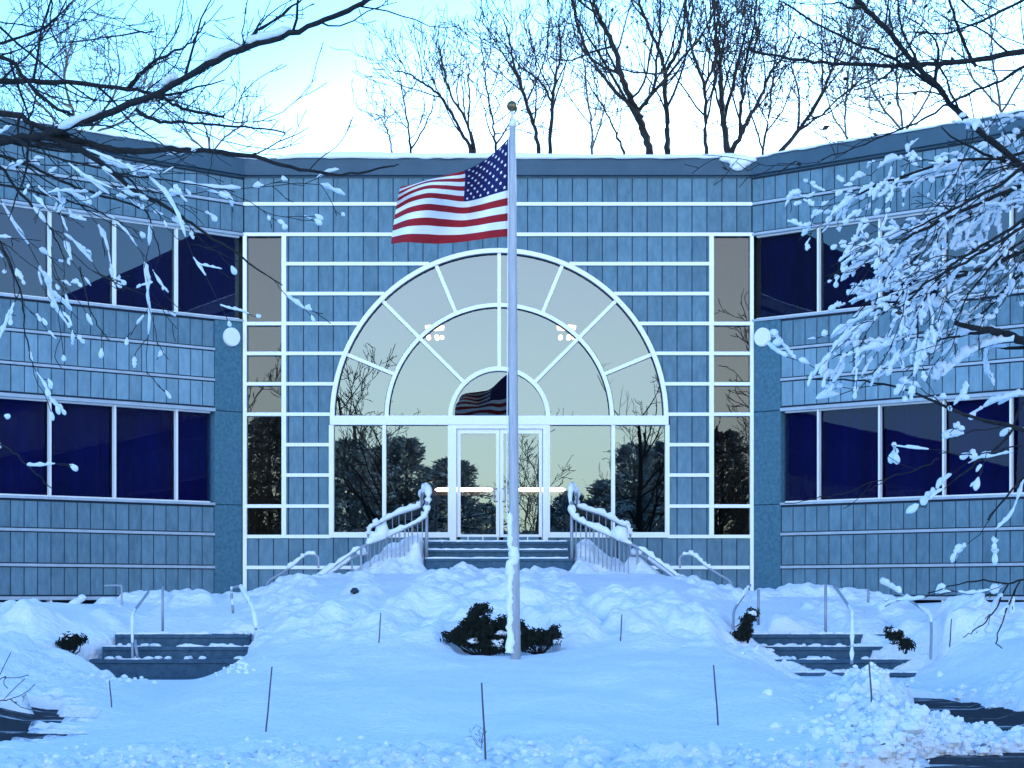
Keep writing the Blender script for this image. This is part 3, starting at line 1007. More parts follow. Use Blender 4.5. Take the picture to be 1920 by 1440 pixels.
# ------------------------------------------------------------------ railings
def smooth_poly(P, n=6):
    P = np.asarray(P, float)
    if len(P) < 3:
        return P
    out = []
    Q = np.vstack((2 * P[0] - P[1], P, 2 * P[-1] - P[-2]))
    for i in range(1, len(Q) - 2):
        p0, p1, p2, p3 = Q[i - 1:i + 3]
        for t in np.linspace(0, 1, n, endpoint=False):
            out.append(0.5 * ((2 * p1) + (p2 - p0) * t + (2 * p0 - 5 * p1 + 4 * p2 - p3) * t * t + (3 * p1 - p0 - 3 * p2 + p3) * t ** 3))
    out.append(P[-1])
    return np.array(out)

def rail_snow(mb, P, r, lo, hi, rg, lump=1.0):
    n = len(P)
    a, b = int(lo * (n - 1)), max(int(hi * (n - 1)), int(lo * (n - 1)) + 3)
    Q = P[a:b + 1].copy()
    k = len(Q)
    if k < 3:
        return
    rr = np.array([r * (0.55 + 0.9 * rg.random() * lump) for _ in range(k)])
    rr[0] *= 0.35
    rr[-1] *= 0.35
    Q[:, 2] += rr * 0.8
    mb.tube(Q, rr, 7)

def railing(label, lines, posts, loc, rad=0.022, snow=(), group='stair handrails', mirror=False):
    f = (lambda px: 1872 - px) if mirror else (lambda px: px)
    t = thing('handrail', label, 'railing', loc, group)
    polys = []
    for ln in lines:
        P = smooth_poly([PX(f(x), y, Y) for x, y, Y in ln])
        polys.append(P)
        m_ = MB()
        m_.tube(P, rad, 8)
        m_.build('rail', M['rail'], t, True)
    for (x, y0, y1, Y, r) in posts:
        m_ = MB()
        m_.tube([PX(f(x), y0, Y), PX(f(x), y1, Y)], r, 6)
        m_.build('post', M['rail'], t, True)
    q = MB()
    rgs = random.Random(len(label))
    for i, lo, hi, r in snow:
        rail_snow(q, polys[i], r, lo, hi, rgs)
    if q.v:
        q.build('snow_cap', M['snow_soft'], t, True)
    return t

for mir in (False, True):
    side = 'left' if mir else 'right'
    ln = [[(1080, 930, 34.6), (1073, 914, 34.5), (1069, 930, 34.3), (1071, 955, 34.1), (1080, 974, 34.0), (1120, 994, 33.9), (1165, 1014, 33.8), (1195, 1026, 33.7), (1235, 1054, 33.6), (1285, 1092, 33.5)],
          [(1073, 916, 34.6), (1082, 926, 34.8), (1082, 945, 35), (1090, 953, 35), (1130, 966, 35), (1165, 984, 35), (1178, 991, 35), (1182, 1004, 35)],
          [(1185, 1040, 34.4), (1205, 1042, 34.2), (1225, 1056, 34.2), (1262, 1082, 34.0)]]
    posts = [(x, 0, 0, 33.95, 0.008) for x in ()]
    xs = [1080, 1089, 1098, 1106, 1114, 1122, 1130, 1138, 1146, 1154, 1162, 1170, 1178]
    for i, x in enumerate(xs):
        yt = 974 + (x - 1080) * 0.47
        posts.append((x, yt, yt + 72, 33.93 - 0.001 * (x - 1080), 0.009))
    for x in (1100, 1112, 1124, 1136, 1148, 1160):
        yt = 956 + (x - 1100) * 0.42
        posts.append((x, yt, yt + 75, 35, 0.008))
    posts += [(1072, 940, 1075, 34.05, 0.03), (1195, 1026, 1100, 33.7, 0.022), (1212, 1040, 1095, 34.2, 0.018), (1182, 1000, 1075, 35, 0.018)]
    railing('snow capped steel handrail with balusters at the %s side of the entrance steps' % side, ln, posts, PX(1872 - 1120 if mir else 1120, 1080, 34), 0.024,
            [(0, 0.02, 0.30, 0.05), (0, 0.32, 0.75, 0.055), (0, 0.62, 0.72, 0.11), (0, 0.78, 1.0, 0.04), (1, 0.05, 0.35, 0.045), (1, 0.38, 1.0, 0.05), (2, 0.0, 0.3, 0.06), (2, 0.55, 1.0, 0.04)], 'entrance handrails', mir)
    railing('low bent handrail below the %s window bays, half buried in the snowbank' % side,
            [[(1275, 1065, 33.2), (1276, 1044, 33.2), (1292, 1040, 33.2), (1305, 1045, 33.1), (1325, 1062, 33.0), (1350, 1078, 32.9), (1370, 1092, 32.8), (1371, 1118, 32.8)]], [], PX(1872 - 1320 if mir else 1320, 1090, 33), 0.02,
            [(0, 0.2, 0.62, 0.035)], 'low handrails', mir)

G2 = 'garden step handrails'
railing('snow capped handrail leaning at the far left of the left garden steps', [[(112, 1158, 28), (135, 1140, 28.3), (160, 1122, 28.6)]], [(118, 1150, 1195, 28, 0.018)], PX(130, 1150, 28), 0.022, [(0, 0.1, 1.0, 0.045)], G2)
railing('thin bent grey rail standing in snow behind the left garden steps', [[(195, 1098, 29), (224, 1098, 29), (228, 1106, 29), (228, 1175, 29)]], [], PX(228, 1170, 29), 0.014, [], G2)
railing('bent handrail with upright post in the middle of the left garden steps', [[(278, 1110, 27.4), (262, 1132, 27.0), (251, 1148, 26.6), (248, 1170, 26.4), (249, 1245, 26.2)], [(253, 1200, 26.3), (258, 1235, 26.2)]], [(305, 1100, 1196, 27.1, 0.02)], PX(250, 1240, 26.2), 0.02, [(0, 0.45, 0.95, 0.022)], G2)
railing('looped handrail at the right end of the left garden steps', [[(437, 1150, 27.2), (434, 1108, 27.2), (440, 1101, 27.2), (450, 1101, 27.1), (460, 1118, 26.8), (474, 1145, 26.4), (480, 1180, 26.2)]], [], PX(450, 1180, 26.8), 0.02, [(0, 0.5, 1.0, 0.03), (0, 0.03, 0.25, 0.02)], G2)
railing('bent handrail at the left end of the right garden steps beside dark yew', [[(1406, 1097, 27.2), (1395, 1115, 26.9), (1380, 1138, 26.5), (1375, 1155, 26.3), (1375, 1205, 26.2)]], [(1422, 1105, 1172, 27.2, 0.02)], PX(1376, 1200, 26.2), 0.02, [(0, 0.05, 0.5, 0.022)], G2)
railing('bent snowy handrail with upright post in the middle of the right garden steps', [[(1563, 1097, 27.2), (1580, 1120, 26.8), (1594, 1142, 26.4), (1598, 1160, 26.1), (1597, 1245, 25.7)]], [(1548, 1095, 1212, 27, 0.021)], PX(1598, 1250, 25.7), 0.02, [(0, 0.45, 1.0, 0.024)], G2)
railing('long snow capped handrail at the far right of the right garden steps', [[(1652, 1093, 28), (1675, 1104, 27.6), (1705, 1125, 27.0), (1738, 1150, 26.4), (1746, 1170, 26.1), (1745, 1235, 25.8)]], [(1628, 1104, 1130, 28.5, 0.018)], PX(1740, 1230, 25.8), 0.02, [(0, 0.0, 0.3, 0.04), (0, 0.5, 0.8, 0.03)], G2)

# ------------------------------------------------------------------ flagpole and flag
FY = 24.0
fb = PX(966, 1226, FY)
FP = thing('flagpole', 'tall aluminium flagpole with gold ball standing in the snow before the entrance', 'flagpole', tuple(fb))
m_ = MB()
m_.tube([PX(967, 1240, FY), PX(964, 1000, FY), PX(962, 700, FY), PX(961, 400, FY), PX(961, 238, FY)], [0.063, 0.062, 0.058, 0.051, 0.041], 24)
m_.build('pole', M['pole'], FP, True)
m_ = MB()
m_.tube([PX(961, 238, FY), PX(961, 228, FY), PX(961, 226, FY), PX(960, 205, FY)], [0.05, 0.05, 0.022, 0.014], 14)
m_.tube([PX(961, 229, FY), PX(971, 226, FY), PX(973, 232, FY)], 0.02, 8)
m_.build('truck', M['mullion'], FP, True)
m_ = MB()
m_.blob(PX(960, 199, FY), 0.066, rg, 20, 12, 0.0)
m_.build('finial', M['gold'], FP, True)
m_ = MB()
m_.tube([PX(953.5, 255, FY - 0.02), PX(952, 560, FY - 0.03), PX(950, 940, FY - 0.04), PX(955, 1040, FY - 0.06)], 0.006, 5)
m_.build('halyard', M['fwhite'], FP, True)
m_ = MB()
sp = []
sr = []
rgp = random.Random(21)
for i in range(50):
    y = 960 + i * 5.4
    off = -7.5 + (0 if y < 1040 else 1.5 * math.sin(i * 0.9)) + rgp.uniform(-1, 1)
    if 1030 < y < 1052: off += 7
    sp.append(PX(964 + off, y, FY - 0.03))
    sr.append(0.028 + 0.022 * rgp.random() + (0.022 if 1030 < y < 1075 else 0) + (0.02 if y > 1200 else 0))
sr[0] = 0.005
m_.tube(sp, sr, 8)
m_.build('wind_blown_snow', M['snow_soft'], FP, True)

FL = thing('flag', 'striped red and white national flag with starred blue canton flying left from the flagpole', 'flag', tuple(PX(955, 350, FY)))
NS, NT = 90, 13 * 6
ctrl_s = np.array([0, 0.12, 0.25, 0.4, 0.55, 0.7, 0.85, 1.0])
top_x = np.array([955, 935, 908, 872, 838, 806, 775, 751])
top_y = np.array([257, 278, 300, 319, 329, 338, 346, 348])
mid_x = np.array([954, 925, 897, 869, 833, 800, 768, 742])
mid_y = np.array([356, 364, 373, 379, 375, 371, 377, 391])
bot_x = np.array([953, 923, 893, 860, 826, 794, 762, 733])
bot_y = np.array([443, 446, 451, 455, 456, 454, 453, 459])
def flag_pt(s, t):
    i = lambda a: np.interp(s, ctrl_s, a)
    # smooth by quadratic through top, mid (t=7/13) and bottom
    T = 7 / 13
    def q(a, b, c):
        return a * (t - T) * (t - 1) / (T) + b * t * (t - 1) / (T * (T - 1)) + c * t * (t - T) / (1 - T)
    sm = 0
    px = q(i(top_x), i(mid_x), i(bot_x))
    py = q(i(top_y), i(mid_y), i(bot_y)) + 3.0 * math.sin(s * 7 + t * 3) * s
    dy = 0.19 * math.sin(s * 9.5 - t * 3.2) * min(1, s * 3) + 0.17 * math.sin(s * 4 + t * 6) * s + 0.07 * math.sin(s * 15 + t * 5) * s
    return PX(px, py, FY + 0.02 + dy - 0.25 * s)
# smooth control columns
def _sm(a):
    ss = np.linspace(0, 1, NS + 1)
    P = smooth_poly(np.stack((ctrl_s, a, 0 * a), 1), 10)
    return np.interp(ss, P[:, 0], P[:, 1])
cols = [_sm(a) for a in (top_x, top_y, mid_x, mid_y, bot_x, bot_y)]
_ss = np.linspace(0, 1, NS + 1)
top_x, top_y, mid_x, mid_y, bot_x, bot_y = cols
ctrl_s = _ss
fm = MB()
for i in range(NS + 1):
    for j in range(NT + 1):
        fm.v.append(tuple(flag_pt(i / NS, j / NT)))
for i in range(NS):
    for j in range(NT):
        a = i * (NT + 1) + j
        fm.f.append((a, a + NT + 1, a + NT + 2, a + 1))
        st = j // 6
        fm.m.append(2 if (i < 0.4 * NS and st < 7) else (0 if st % 2 == 0 else 1))
fo = fm.build('cloth', [M['red'], M['fwhite'], M['blue']], FL, True)
sm_ = MB()
for r in range(9):
    for c in range(6 if r % 2 == 0 else 5):
        s0 = 0.4 * ((c + 0.5) / 6 if r % 2 == 0 else (c + 1) / 6)
        t0 = (7 / 13) * (r + 0.6) / 9.2
        pts = []
        for k in range(10):
            rr = 0.021 if k % 2 == 0 else 0.010
            an = k * math.pi / 5
            p = flag_pt(s0 + rr * math.sin(an) * 0.62, t0 - rr * math.cos(an))
            pts.append(p + np.array((0, -0.012, 0)))
        sm_.poly(pts)
sm_.build('stars', M['fwhite'], FL)

# ------------------------------------------------------------------ marker stakes
stk = [((510, 1250), (498, 1372), 'thin dark marker stake leaning left in the smooth snow lawn'),
       ((205, 1276), (209, 1326), 'thin short marker stake in front of the left garden steps'),
       ((714, 1149), (710, 1206), 'thin marker stake in the snowbank left of the flagpole'),
       ((903, 1280), (910, 1424), 'tall thin marker stake beside a dry weed in the front of the lawn'),
       ((1166, 1152), (1163, 1202), 'thin marker stake in the snowbank right of the flagpole'),
       ((1338, 1247), (1346, 1360), 'thin dark marker stake in the lawn between flagpole and right garden steps'),
       ((1629, 1236), (1634, 1316), 'thin pale marker stake in front of the right garden steps'),
       ((1784, 1160), (1780, 1214), 'thin pale marker stake in the snow slope far right of the right steps')]
def hit(px, py):
    Ys = np.linspace(13, 36, 1500)
    z = EYE + (1120 - py) / 3600 * Ys
    h = snow_h((px - 960) / 3600 * Ys, Ys)
    k = np.argmax(h >= z)
    return float(Ys[k]) if (h >= z).any() else 26.0
for (tx, ty), (bx, by), lab in stk:
    Y = hit(bx, by)
    m_ = MB()
    pts = [PX(bx + (tx - bx) * t, by + (ty - by) * t, Y) for t in (-0.2, 0.3, 0.7, 1.0)]
    pts[1][0] += 0.004
    m_.tube(pts, [0.0085, 0.0085, 0.008, 0.007], 6)
    tag(m_.build('marker_stake', M['stake'], None, True), lab, 'stake', 'snow marker stakes')

# ------------------------------------------------------------------ trees
class Tree:
    def __init__(self, seed):
        self.r = random.Random(seed)
        self.thick, self.thin, self.snow, self.leaf = MB(), MB(), MB(), MB()
        self.count = 0

    def rv(self):
        while True:
            v = np.array([self.r.uniform(-1, 1) for _ in range(3)])
            n = np.linalg.norm(v)
            if 0.1 < n < 1:
                return v / n

    def add(self, P, rad, thick):
        r = rad[0]
        sides = 9 if r > 0.05 else (6 if r > 0.018 else (4 if r > 0.007 else 3))
        (self.thick if thick else self.thin).tube(P, rad, sides, cap=r > 0.02)
        self.count += len(P)

    def limb(self, p, d, length, r0, level, o, thick=False):
        seg = max(length / 7, o['seg'])
        n = max(3, int(length / seg))
        P = [np.array(p, float)]
        d = np.array(d, float)
        d /= np.linalg.norm(d)
        up = np.array(o.get('trop', (0, 0, 0.12)))
        for i in range(n):
            d = d + self.rv() * o['crook'] + up
            d /= np.linalg.norm(d)
            P.append(P[-1] + d * length / n)
        P = np.array(P)
        rad = np.linspace(r0, max(r0 * 0.35, o['rmin']), len(P))
        self.add(P, rad, thick)
        self.children(P, rad, length, level, o)

    def children(self, P, rad, length, level, o, t0=0.2):
        self.deco(P, rad, level, o)
        if level >= o['levels']:
            return
        k = max(1, int(o['kids'][min(level, len(o['kids']) - 1)] * length))
        k = min(k, o.get('kmax', 14))
        for c in range(k):
            t = t0 + (1 - t0) * (c + self.r.random()) / k
            f = t * (len(P) - 1)
            i = min(int(f), len(P) - 2)
            q = P[i] + (P[i + 1] - P[i]) * (f - i)
            d = P[i + 1] - P[i]
            d = d / (np.linalg.norm(d) + 1e-9)
            side = np.cross(d, self.rv())
            side /= np.linalg.norm(side) + 1e-9
            if o.get('bias') is not None:
                side = side + np.array(o['bias'])
                side /= np.linalg.norm(side) + 1e-9
            ang = R(self.r.uniform(*o['ang']))
            nd = d * math.cos(ang) + side * math.sin(ang)
            rr = rad[i] * self.r.uniform(0.38, 0.62)
            rr = max(rr, o['rmin'])
            ln = min(length * self.r.uniform(*o['lr']) * (1.15 - 0.55 * t), o.get('lmax', 99))
            if ln < o['lmin']:
                ln = o['lmin'] * self.r.uniform(0.8, 1.4)
            self.limb(q, nd, ln, rr, level + 1, o)

    def deco(self, P, rad, level, o):
        sn = o.get('snow', 0)
        if sn and level >= o.get('snow_level', 1):
            n = len(P)
            i = 0
            while i < n - 1:
                if self.r.random() < sn:
                    ln = self.r.randint(*o.get('snow_len', (1, 3)))
                    Q = P[i:i + ln + 1]
                    if len(Q) >= 2:
                        m = 2 + 3 * (len(Q) - 1)
                        t = np.linspace(0, len(Q) - 1, m)
                        Q2 = np.stack([np.interp(t, np.arange(len(Q)), Q[:, c]) for c in range(3)], 1)
                        R0 = o['snow_r'] * self.r.uniform(0.5, 1.3)
                        rr = R0 * np.sin(np.linspace(0.15, math.pi - 0.15, m)) ** 0.5 * np.array([self.r.uniform(0.55, 1.4) for _ in range(m)])
                        Q2[:, 2] += rr * 0.7 * o.get('snow_up', 1)
                        self.snow.tube(Q2, rr, 6)
                    i += ln + (1 if self.r.random() < 0.6 else 0)
                else:
                    i += 1
            if self.r.random() < o.get('tip', 0):
                d = P[-1] - P[-2]
                d = d / np.linalg.norm(d) + np.array((0, 0, -0.7))
                d /= np.linalg.norm(d)
                ln = o['snow_r'] * self.r.uniform(2.5, 5)
                t = np.linspace(0, 1, 7)
                Q = P[-1] + d * (t[:, None] - 0.3) * ln
                self.snow.tube(Q, o['snow_r'] * self.r.uniform(0.7, 1.25) * np.array((0.25, 0.6, 0.9, 1.1, 1.15, 0.95, 0.4)), 7)
        lf = o.get('leaf', 0)
        if lf and level >= 1:
            for i in range(len(P)):
                if self.r.random() < lf:
                    c = P[i]
                    a, b = self.rv(), self.rv()
                    s = o['leaf_s'] * self.r.uniform(0.6, 1.3)
                    n1 = np.cross(a, b)
                    n1 /= np.linalg.norm(n1) + 1e-9
                    self.leaf.poly([c, c + a * s * 0.5 + n1 * s * 0.3, c + a * s * 1.1, c + a * s * 0.5 - n1 * s * 0.35])

    def guide(self, pts, r0, r1, o, level=0, t0=0.1, thick=True, wander=0.0):
        P = smooth_poly(pts, 5)
        if wander:
            P[1:-1] += np.array([self.rv() * wander for _ in range(len(P) - 2)])
        rad = np.linspace(r0, r1, len(P)) * np.array([self.r.uniform(0.9, 1.12) for _ in P])
        self.add(P, rad, thick)
        L_ = float(np.linalg.norm(np.diff(P, axis=0), axis=1).sum())
        self.children(P, rad, L_, level, o, t0)

    def finish(self, name, label, loc, bark, group=None, twig=None):
        t = thing(name, label, 'tree', loc, group)
        if self.thick.v:
            self.thick.build('trunk', bark, t, True)
        if self.thin.v:
            self.thin.build('crown', twig or bark, t, False)
        if self.leaf.v:
            self.leaf.build('dead_leaves', M['leaf'], t)
        if self.snow.v:
            self.snow.build('snow', M['snow_soft'], t, True)
        return t

BGO = dict(seg=0.28, crook=0.22, rmin=0.008, levels=4, kids=[1.9, 2.3, 2.6, 2.3], kmax=14, ang=(20, 48), lr=(0.32, 0.58), lmin=0.32, trop=(0, 0, 0.13), lmax=4.5)
def bg_tree(seed, Y, limbs, label, leaf=0.0, o=None, bark=None):
    T = Tree(seed)
    o = dict(o or BGO)
    if leaf:
        o['leaf'] = leaf
        o['leaf_s'] = 0.13
    first = limbs[0]
    bx, by = first[0][0]
    root = PX(bx, by, Y)
    root_pt = np.array((root[0], root[1], 1.5))
    for k, (pp, w0, w1) in enumerate(limbs):
        pts = [PX(x, y, Y + (0.8 * math.sin(i * 1.7 + k * 2.1) if i else 0)) for i, (x, y) in enumerate(pp)]
        if k == 0:
            T.thick.tube([root_pt, (root_pt + root) / 2 + np.array((0.08, 0, 0)), root], [w0 / 1440 * Y / 36 * 36 / 100 * 1.5 + 0.05, w0 * Y / 7200 * 1.15, w0 * Y / 7200], 10)
        elif pp[0][1] > 265:
            q = PX(pp[0][0], pp[0][1], Y)
            T.thick.tube([root_pt + np.array((0.1 * k, 0.1, 3.0)), (q + root_pt) / 2 + np.array((0, 0, 3)), q], w0 * Y / 7200, 8)
        T.guide(pts, w0 * Y / 7200, max(w1 * Y / 7200, 0.012), o, 0, 0.12, True, 0.03)
    return T.finish('bare_tree', label, tuple(root_pt), bark or M['bark_far'], 'bare trees behind the building')

bg_tree(101, 52, [([(1218, 285), (1206, 240), (1184, 190), (1165, 140), (1152, 90), (1128, 40), (1112, 0), (1096, -60)], 15, 5),
                  ([(1205, 220), (1155, 170), (1115, 120), (1088, 60), (1072, 0), (1066, -40)], 7, 3),
                  ([(1200, 205), (1224, 170), (1233, 100), (1238, 30), (1240, -40)], 7, 3),
                  ([(1170, 285), (1150, 240), (1125, 190), (1085, 130)], 5, 2)], 'bare tree behind the roof with thick dark trunk leaning left, right of the flagpole', 0.02, dict(BGO, kids=[1.5, 1.9, 2.2, 2.0]))
bg_tree(102, 55, [([(1252, 285), (1250, 230), (1247, 150), (1243, 120), (1226, 70), (1203, 20), (1188, -40)], 11, 4),
                  ([(1245, 140), (1274, 90), (1283, 30), (1292, -40)], 8, 3)], 'bare tree with upright trunk forking in a Y, behind the roof', 0.02, dict(BGO, kids=[1.5, 1.9, 2.2, 2.0]))
bg_tree(103, 50, [([(1325, 291), (1322, 230), (1321, 165), (1302, 110), (1292, 50), (1285, -20)], 8, 3),
                  ([(1321, 165), (1340, 110), (1345, 50), (1352, -40)], 6, 3)], 'slender bare tree with single thin stem forking high, behind the roof', 0.02)
bg_tree(104, 51, [([(1366, 292), (1357, 230), (1352, 180), (1352, 120), (1342, 60), (1338, -20)], 13, 4),
                  ([(1372, 288), (1392, 245), (1408, 215), (1432, 170), (1442, 140), (1465, 112), (1492, 60)], 10, 3),
                  ([(1388, 250), (1391, 180), (1396, 130), (1411, 60), (1422, -20)], 7, 3),
                  ([(1358, 230), (1340, 170), (1344, 100), (1355, 30)], 6, 2)], 'bare tree with several dark stems fanning out of one base, behind the right roof', 0.02, dict(BGO, kids=[1.5, 1.9, 2.2, 2.0]))
bg_tree(105, 53, [([(1463, 285), (1502, 240), (1540, 180), (1556, 140), (1567, 108), (1584, 60)], 9, 3),
                  ([(1500, 243), (1540, 215), (1590, 170), (1640, 150)], 5, 2)], 'bare tree leaning right over the roof, right of the many stemmed tree', 0.02)
bg_tree(106, 56, [([(882, 280), (862, 240), (832, 190), (802, 160), (766, 140), (736, 131)], 7, 2),
                  ([(890, 280), (872, 220), (846, 180), (831, 130), (826, 92)], 6, 2),
                  ([(885, 276), (880, 240), (880, 180), (878, 120)], 5, 2)], 'bare tree spreading left behind the roof, left of the flagpole top')
bg_tree(107, 54, [([(1010, 280), (1000, 230), (986, 190), (966, 130), (956, 80), (944, 36)], 8, 2.5),
                  ([(1032, 280), (1035, 190), (1041, 150), (1050, 100), (1046, 40)], 8, 2.5),
                  ([(1035, 190), (1010, 150), (976, 125), (930, 60)], 5, 2)], 'bare tree with two stems rising right behind the flagpole ball')
FINE = dict(BGO, crook=0.3, rmin=0.009, kids=[2.6, 3.4, 3.4, 3.0], ang=(25, 60), lmax=3.0, trop=(0, 0, 0.06))
bg_tree(108, 60, [([(735, 285), (728, 250), (715, 222), (700, 212)], 4, 1.5)], 'small far bare tree peeping over the roof left of the flag', o=FINE, bark=M['twig_grey'])
bg_tree(109, 55, [([(150, 290), (140, 220), (120, 150), (130, 90), (150, 50)], 7, 2), ([(150, 270), (200, 200), (225, 140), (215, 60)], 6, 2),
                  ([(145, 270), (80, 200), (40, 150), (20, 90)], 6, 2), ([(150, 260), (240, 220), (280, 160), (300, 110)], 5, 2)], 'fine twigged bare tree behind the left wing roof', o=FINE, bark=M['twig_grey'])
bg_tree(110, 58, [([(395, 300), (390, 260), (380, 220), (370, 190)], 5, 2), ([(392, 290), (430, 250), (460, 230), (470, 205)], 4, 2), ([(392, 290), (340, 240), (300, 200)], 4, 2)], 'low pale bare tree behind the left wing, near the centre bay', o=FINE, bark=M['twig_grey'])
bg_tree(111, 56, [([(1700, 270), (1690, 220), (1680, 150), (1690, 60), (1700, 0)], 6, 2), ([(1695, 250), (1740, 180), (1770, 90), (1790, 10)], 5, 2), ([(1695, 250), (1640, 180), (1620, 110), (1600, 40)], 5, 2)], 'fine twigged bare tree behind the right wing roof', o=FINE, bark=M['twig_grey'])
bg_tree(112, 57, [([(1880, 230), (1870, 160), (1860, 90), (1870, 20)], 6, 2), ([(1878, 210), (1920, 140), (1940, 60)], 5, 2), ([(1875, 200), (1820, 140), (1800, 60)], 5, 2)], 'fine twigged bare tree at the far right edge, behind the right wing roof', o=FINE, bark=M['twig_grey'])

for k, (sd_, bx, lim, lab) in enumerate(((120, 770, [([(770, 285), (766, 240), (758, 190), (750, 150)], 5, 1.5), ([(770, 280), (800, 230), (815, 180)], 4, 1.5)], 'fine twigged bare tree rising between flag and the left spreading tree'),
        (121, 1110, [([(1110, 285), (1108, 230), (1100, 160), (1090, 90), (1080, 40)], 5, 1.5), ([(1110, 280), (1130, 220), (1140, 150)], 4, 1.5)], 'fine twigged bare tree between the forked tree and thick leaning trunk'),
        (122, 1430, [([(1430, 285), (1440, 220), (1450, 150), (1455, 70), (1460, 0)], 5, 1.5), ([(1430, 280), (1410, 220), (1400, 140), (1395, 60)], 4, 1.5)], 'fine twigged bare tree behind the many stemmed tree'),
        (123, 1590, [([(1590, 275), (1585, 220), (1590, 150), (1600, 60), (1605, 0)], 5, 1.5), ([(1590, 260), (1560, 210), (1545, 150)], 4, 1.5)], 'fine twigged bare tree right of the tree leaning over the roof'),
        (124, 930, [([(930, 285), (925, 240), (915, 180), (905, 110), (900, 60)], 5, 1.5), ([(930, 270), (960, 220), (985, 160)], 4, 1.5)], 'fine twigged bare tree just left of the flagpole ball'))):
    bg_tree(sd_, 60 + k, lim, lab, o=FINE, bark=M['twig_grey'] if k % 2 else M['bark_far'])

# ---- near trees whose branches hang into the picture
def G(T, pp, w0, w1, o, level=0, t0=0.05, wander=0.006):
    Y0 = pp[0][2]
    P = [PX(*p) for p in pp]
    if pp[0][0] < -150 or pp[0][0] > 2100:       # limb grows out of the trunk
        z = max(0.7, min(P[0][2] - 0.25, 7.0))
        P = [np.array((tx, ty, z)), (np.array((tx, ty, z + 0.1)) + P[0]) / 2 + np.array((0, 0, 0.02))] + P
    T.guide(P, w0 * Y0 / 7200, w1 * Y0 / 7200, o, level, t0, True, wander)

LO = dict(seg=0.05, crook=0.30, rmin=0.0022, levels=3, kids=[5.5, 6.5, 7], kmax=18, ang=(30, 65), lr=(0.22, 0.42), lmin=0.07, trop=(0.05, 0, 0.10), lmax=0.9)
LSN = dict(LO, trop=(0.10, 0, -0.06), snow=0.2, snow_r=0.011, snow_level=1, tip=0.06, kmax=12, kids=[3.6, 5, 4.5], ang=(15, 50))
LUP = dict(LO)
T = Tree(201)
tx, ty = -4.3, 10.2
# trunk and the part of the crown outside the picture
trunk = [(tx, ty, 0.0), (tx + 0.05, ty, 1.2), (tx - 0.05, ty + 0.05, 2.6), (tx + 0.05, ty, 4.0), (tx, ty - 0.1, 5.6), (tx + 0.1, ty, 7.4)]
CO = dict(seg=0.15, crook=0.22, rmin=0.005, levels=3, kids=[1.4, 2.2, 2.6], kmax=12, ang=(30, 60), lr=(0.35, 0.55), lmin=0.2, trop=(-0.02, 0, 0.10), lmax=2.6)
T.guide([np.array(p) for p in trunk], 0.16, 0.04, dict(CO, bias=(-0.7, 0, 0.1)), 0, 0.4, True, 0.01)
G(T, [(-560, 420, 10.1), (-250, 330, 10), (0, 266, 9.9), (80, 254, 9.8), (160, 226, 9.7), (300, 172, 9.5), (390, 121, 9.3), (470, 86, 9.2), (560, 58, 9.1), (640, 25, 9.0), (690, 0, 9.0), (740, -30, 9.0)], 19, 7, dict(LUP, kids=[4.0, 6, 6], lmax=0.45))
G(T, [(-560, 260, 10.1), (-200, 150, 10), (0, 154, 10), (100, 153, 9.9), (240, 166, 9.8), (300, 182, 9.7), (340, 202, 9.7), (420, 219, 9.7)], 15, 4, LUP)
G(T, [(80, 255, 9.8), (150, 266, 9.8), (240, 284, 9.7), (320, 280, 9.6), (400, 285, 9.5), (480, 295, 9.5), (560, 318, 9.4), (640, 327, 9.4), (720, 315, 9.3), (748, 309, 9.3)], 14, 2, dict(LO, kids=[1.6, 4, 4], lmax=0.35))
G(T, [(100, 260, 9.8), (160, 285, 9.7), (215, 325, 9.6), (250, 355, 9.5), (320, 392, 9.4), (370, 428, 9.3), (450, 480, 9.2), (530, 535, 9.2)], 12, 2, dict(LSN, kids=[1.6, 3.5, 3.5], lmax=0.4, snow=0.14))
G(T, [(-300, 240, 10.2), (0, 214, 10), (60, 233, 9.9), (130, 256, 9.8)], 14, 9, LUP)
G(T, [(-250, 30, 10), (0, 108, 10), (40, 140, 9.9), (90, 192, 9.8), (135, 216, 9.8)], 10, 6, LUP)
G(T, [(-300, -40, 10.2), (-60, 10, 10.3), (10, 60, 10.4), (80, 120, 10.4), (180, 190, 10.3)], 9, 3, dict(LUP, kids=[6, 7, 7]))
G(T, [(-300, 120, 10.4), (-50, 90, 10.5), (60, 60, 10.6), (120, 20, 10.6), (160, -40, 10.6)], 9, 3, dict(LUP, kids=[6, 7, 7]))
G(T, [(255, 205, 9.6), (300, 228, 9.5), (360, 230, 9.5), (440, 236, 9.4), (535, 249, 9.4)], 8, 3, dict(LUP, kids=[3, 4, 4], lmax=0.3))
G(T, [(240, 165, 9.8), (275, 125, 9.7), (320, 100, 9.7), (360, 78, 9.6), (385, 40, 9.6)], 8, 3, dict(LUP, lmax=0.3))
G(T, [(465, 85, 9.2), (478, 62, 9.2), (520, 34, 9.2), (570, -6, 9.2)], 9, 4, dict(LUP, lmax=0.25))
G(T, [(290, 60, 9.9), (250, 62, 9.9), (110, 78, 10), (97, 10, 10), (100, -40, 10)], 4, 3, dict(LUP, lmax=0.3))
G(T, [(-300, 300, 10.1), (-60, 285, 10), (40, 305, 9.9), (130, 345, 9.8), (200, 370, 9.8), (270, 395, 9.7), (283, 425, 9.7), (302, 482, 9.7)], 9, 2, LSN)
G(T, [(-300, 330, 10), (-40, 300, 9.9), (40, 365, 9.8), (82, 412, 9.8), (102, 445, 9.8), (128, 500, 9.7)], 9, 2, LSN)
G(T, [(-300, 380, 10.1), (-80, 340, 10), (20, 350, 9.9), (110, 370, 9.9), (180, 395, 9.8), (230, 420, 9.8)], 8, 2, LSN)
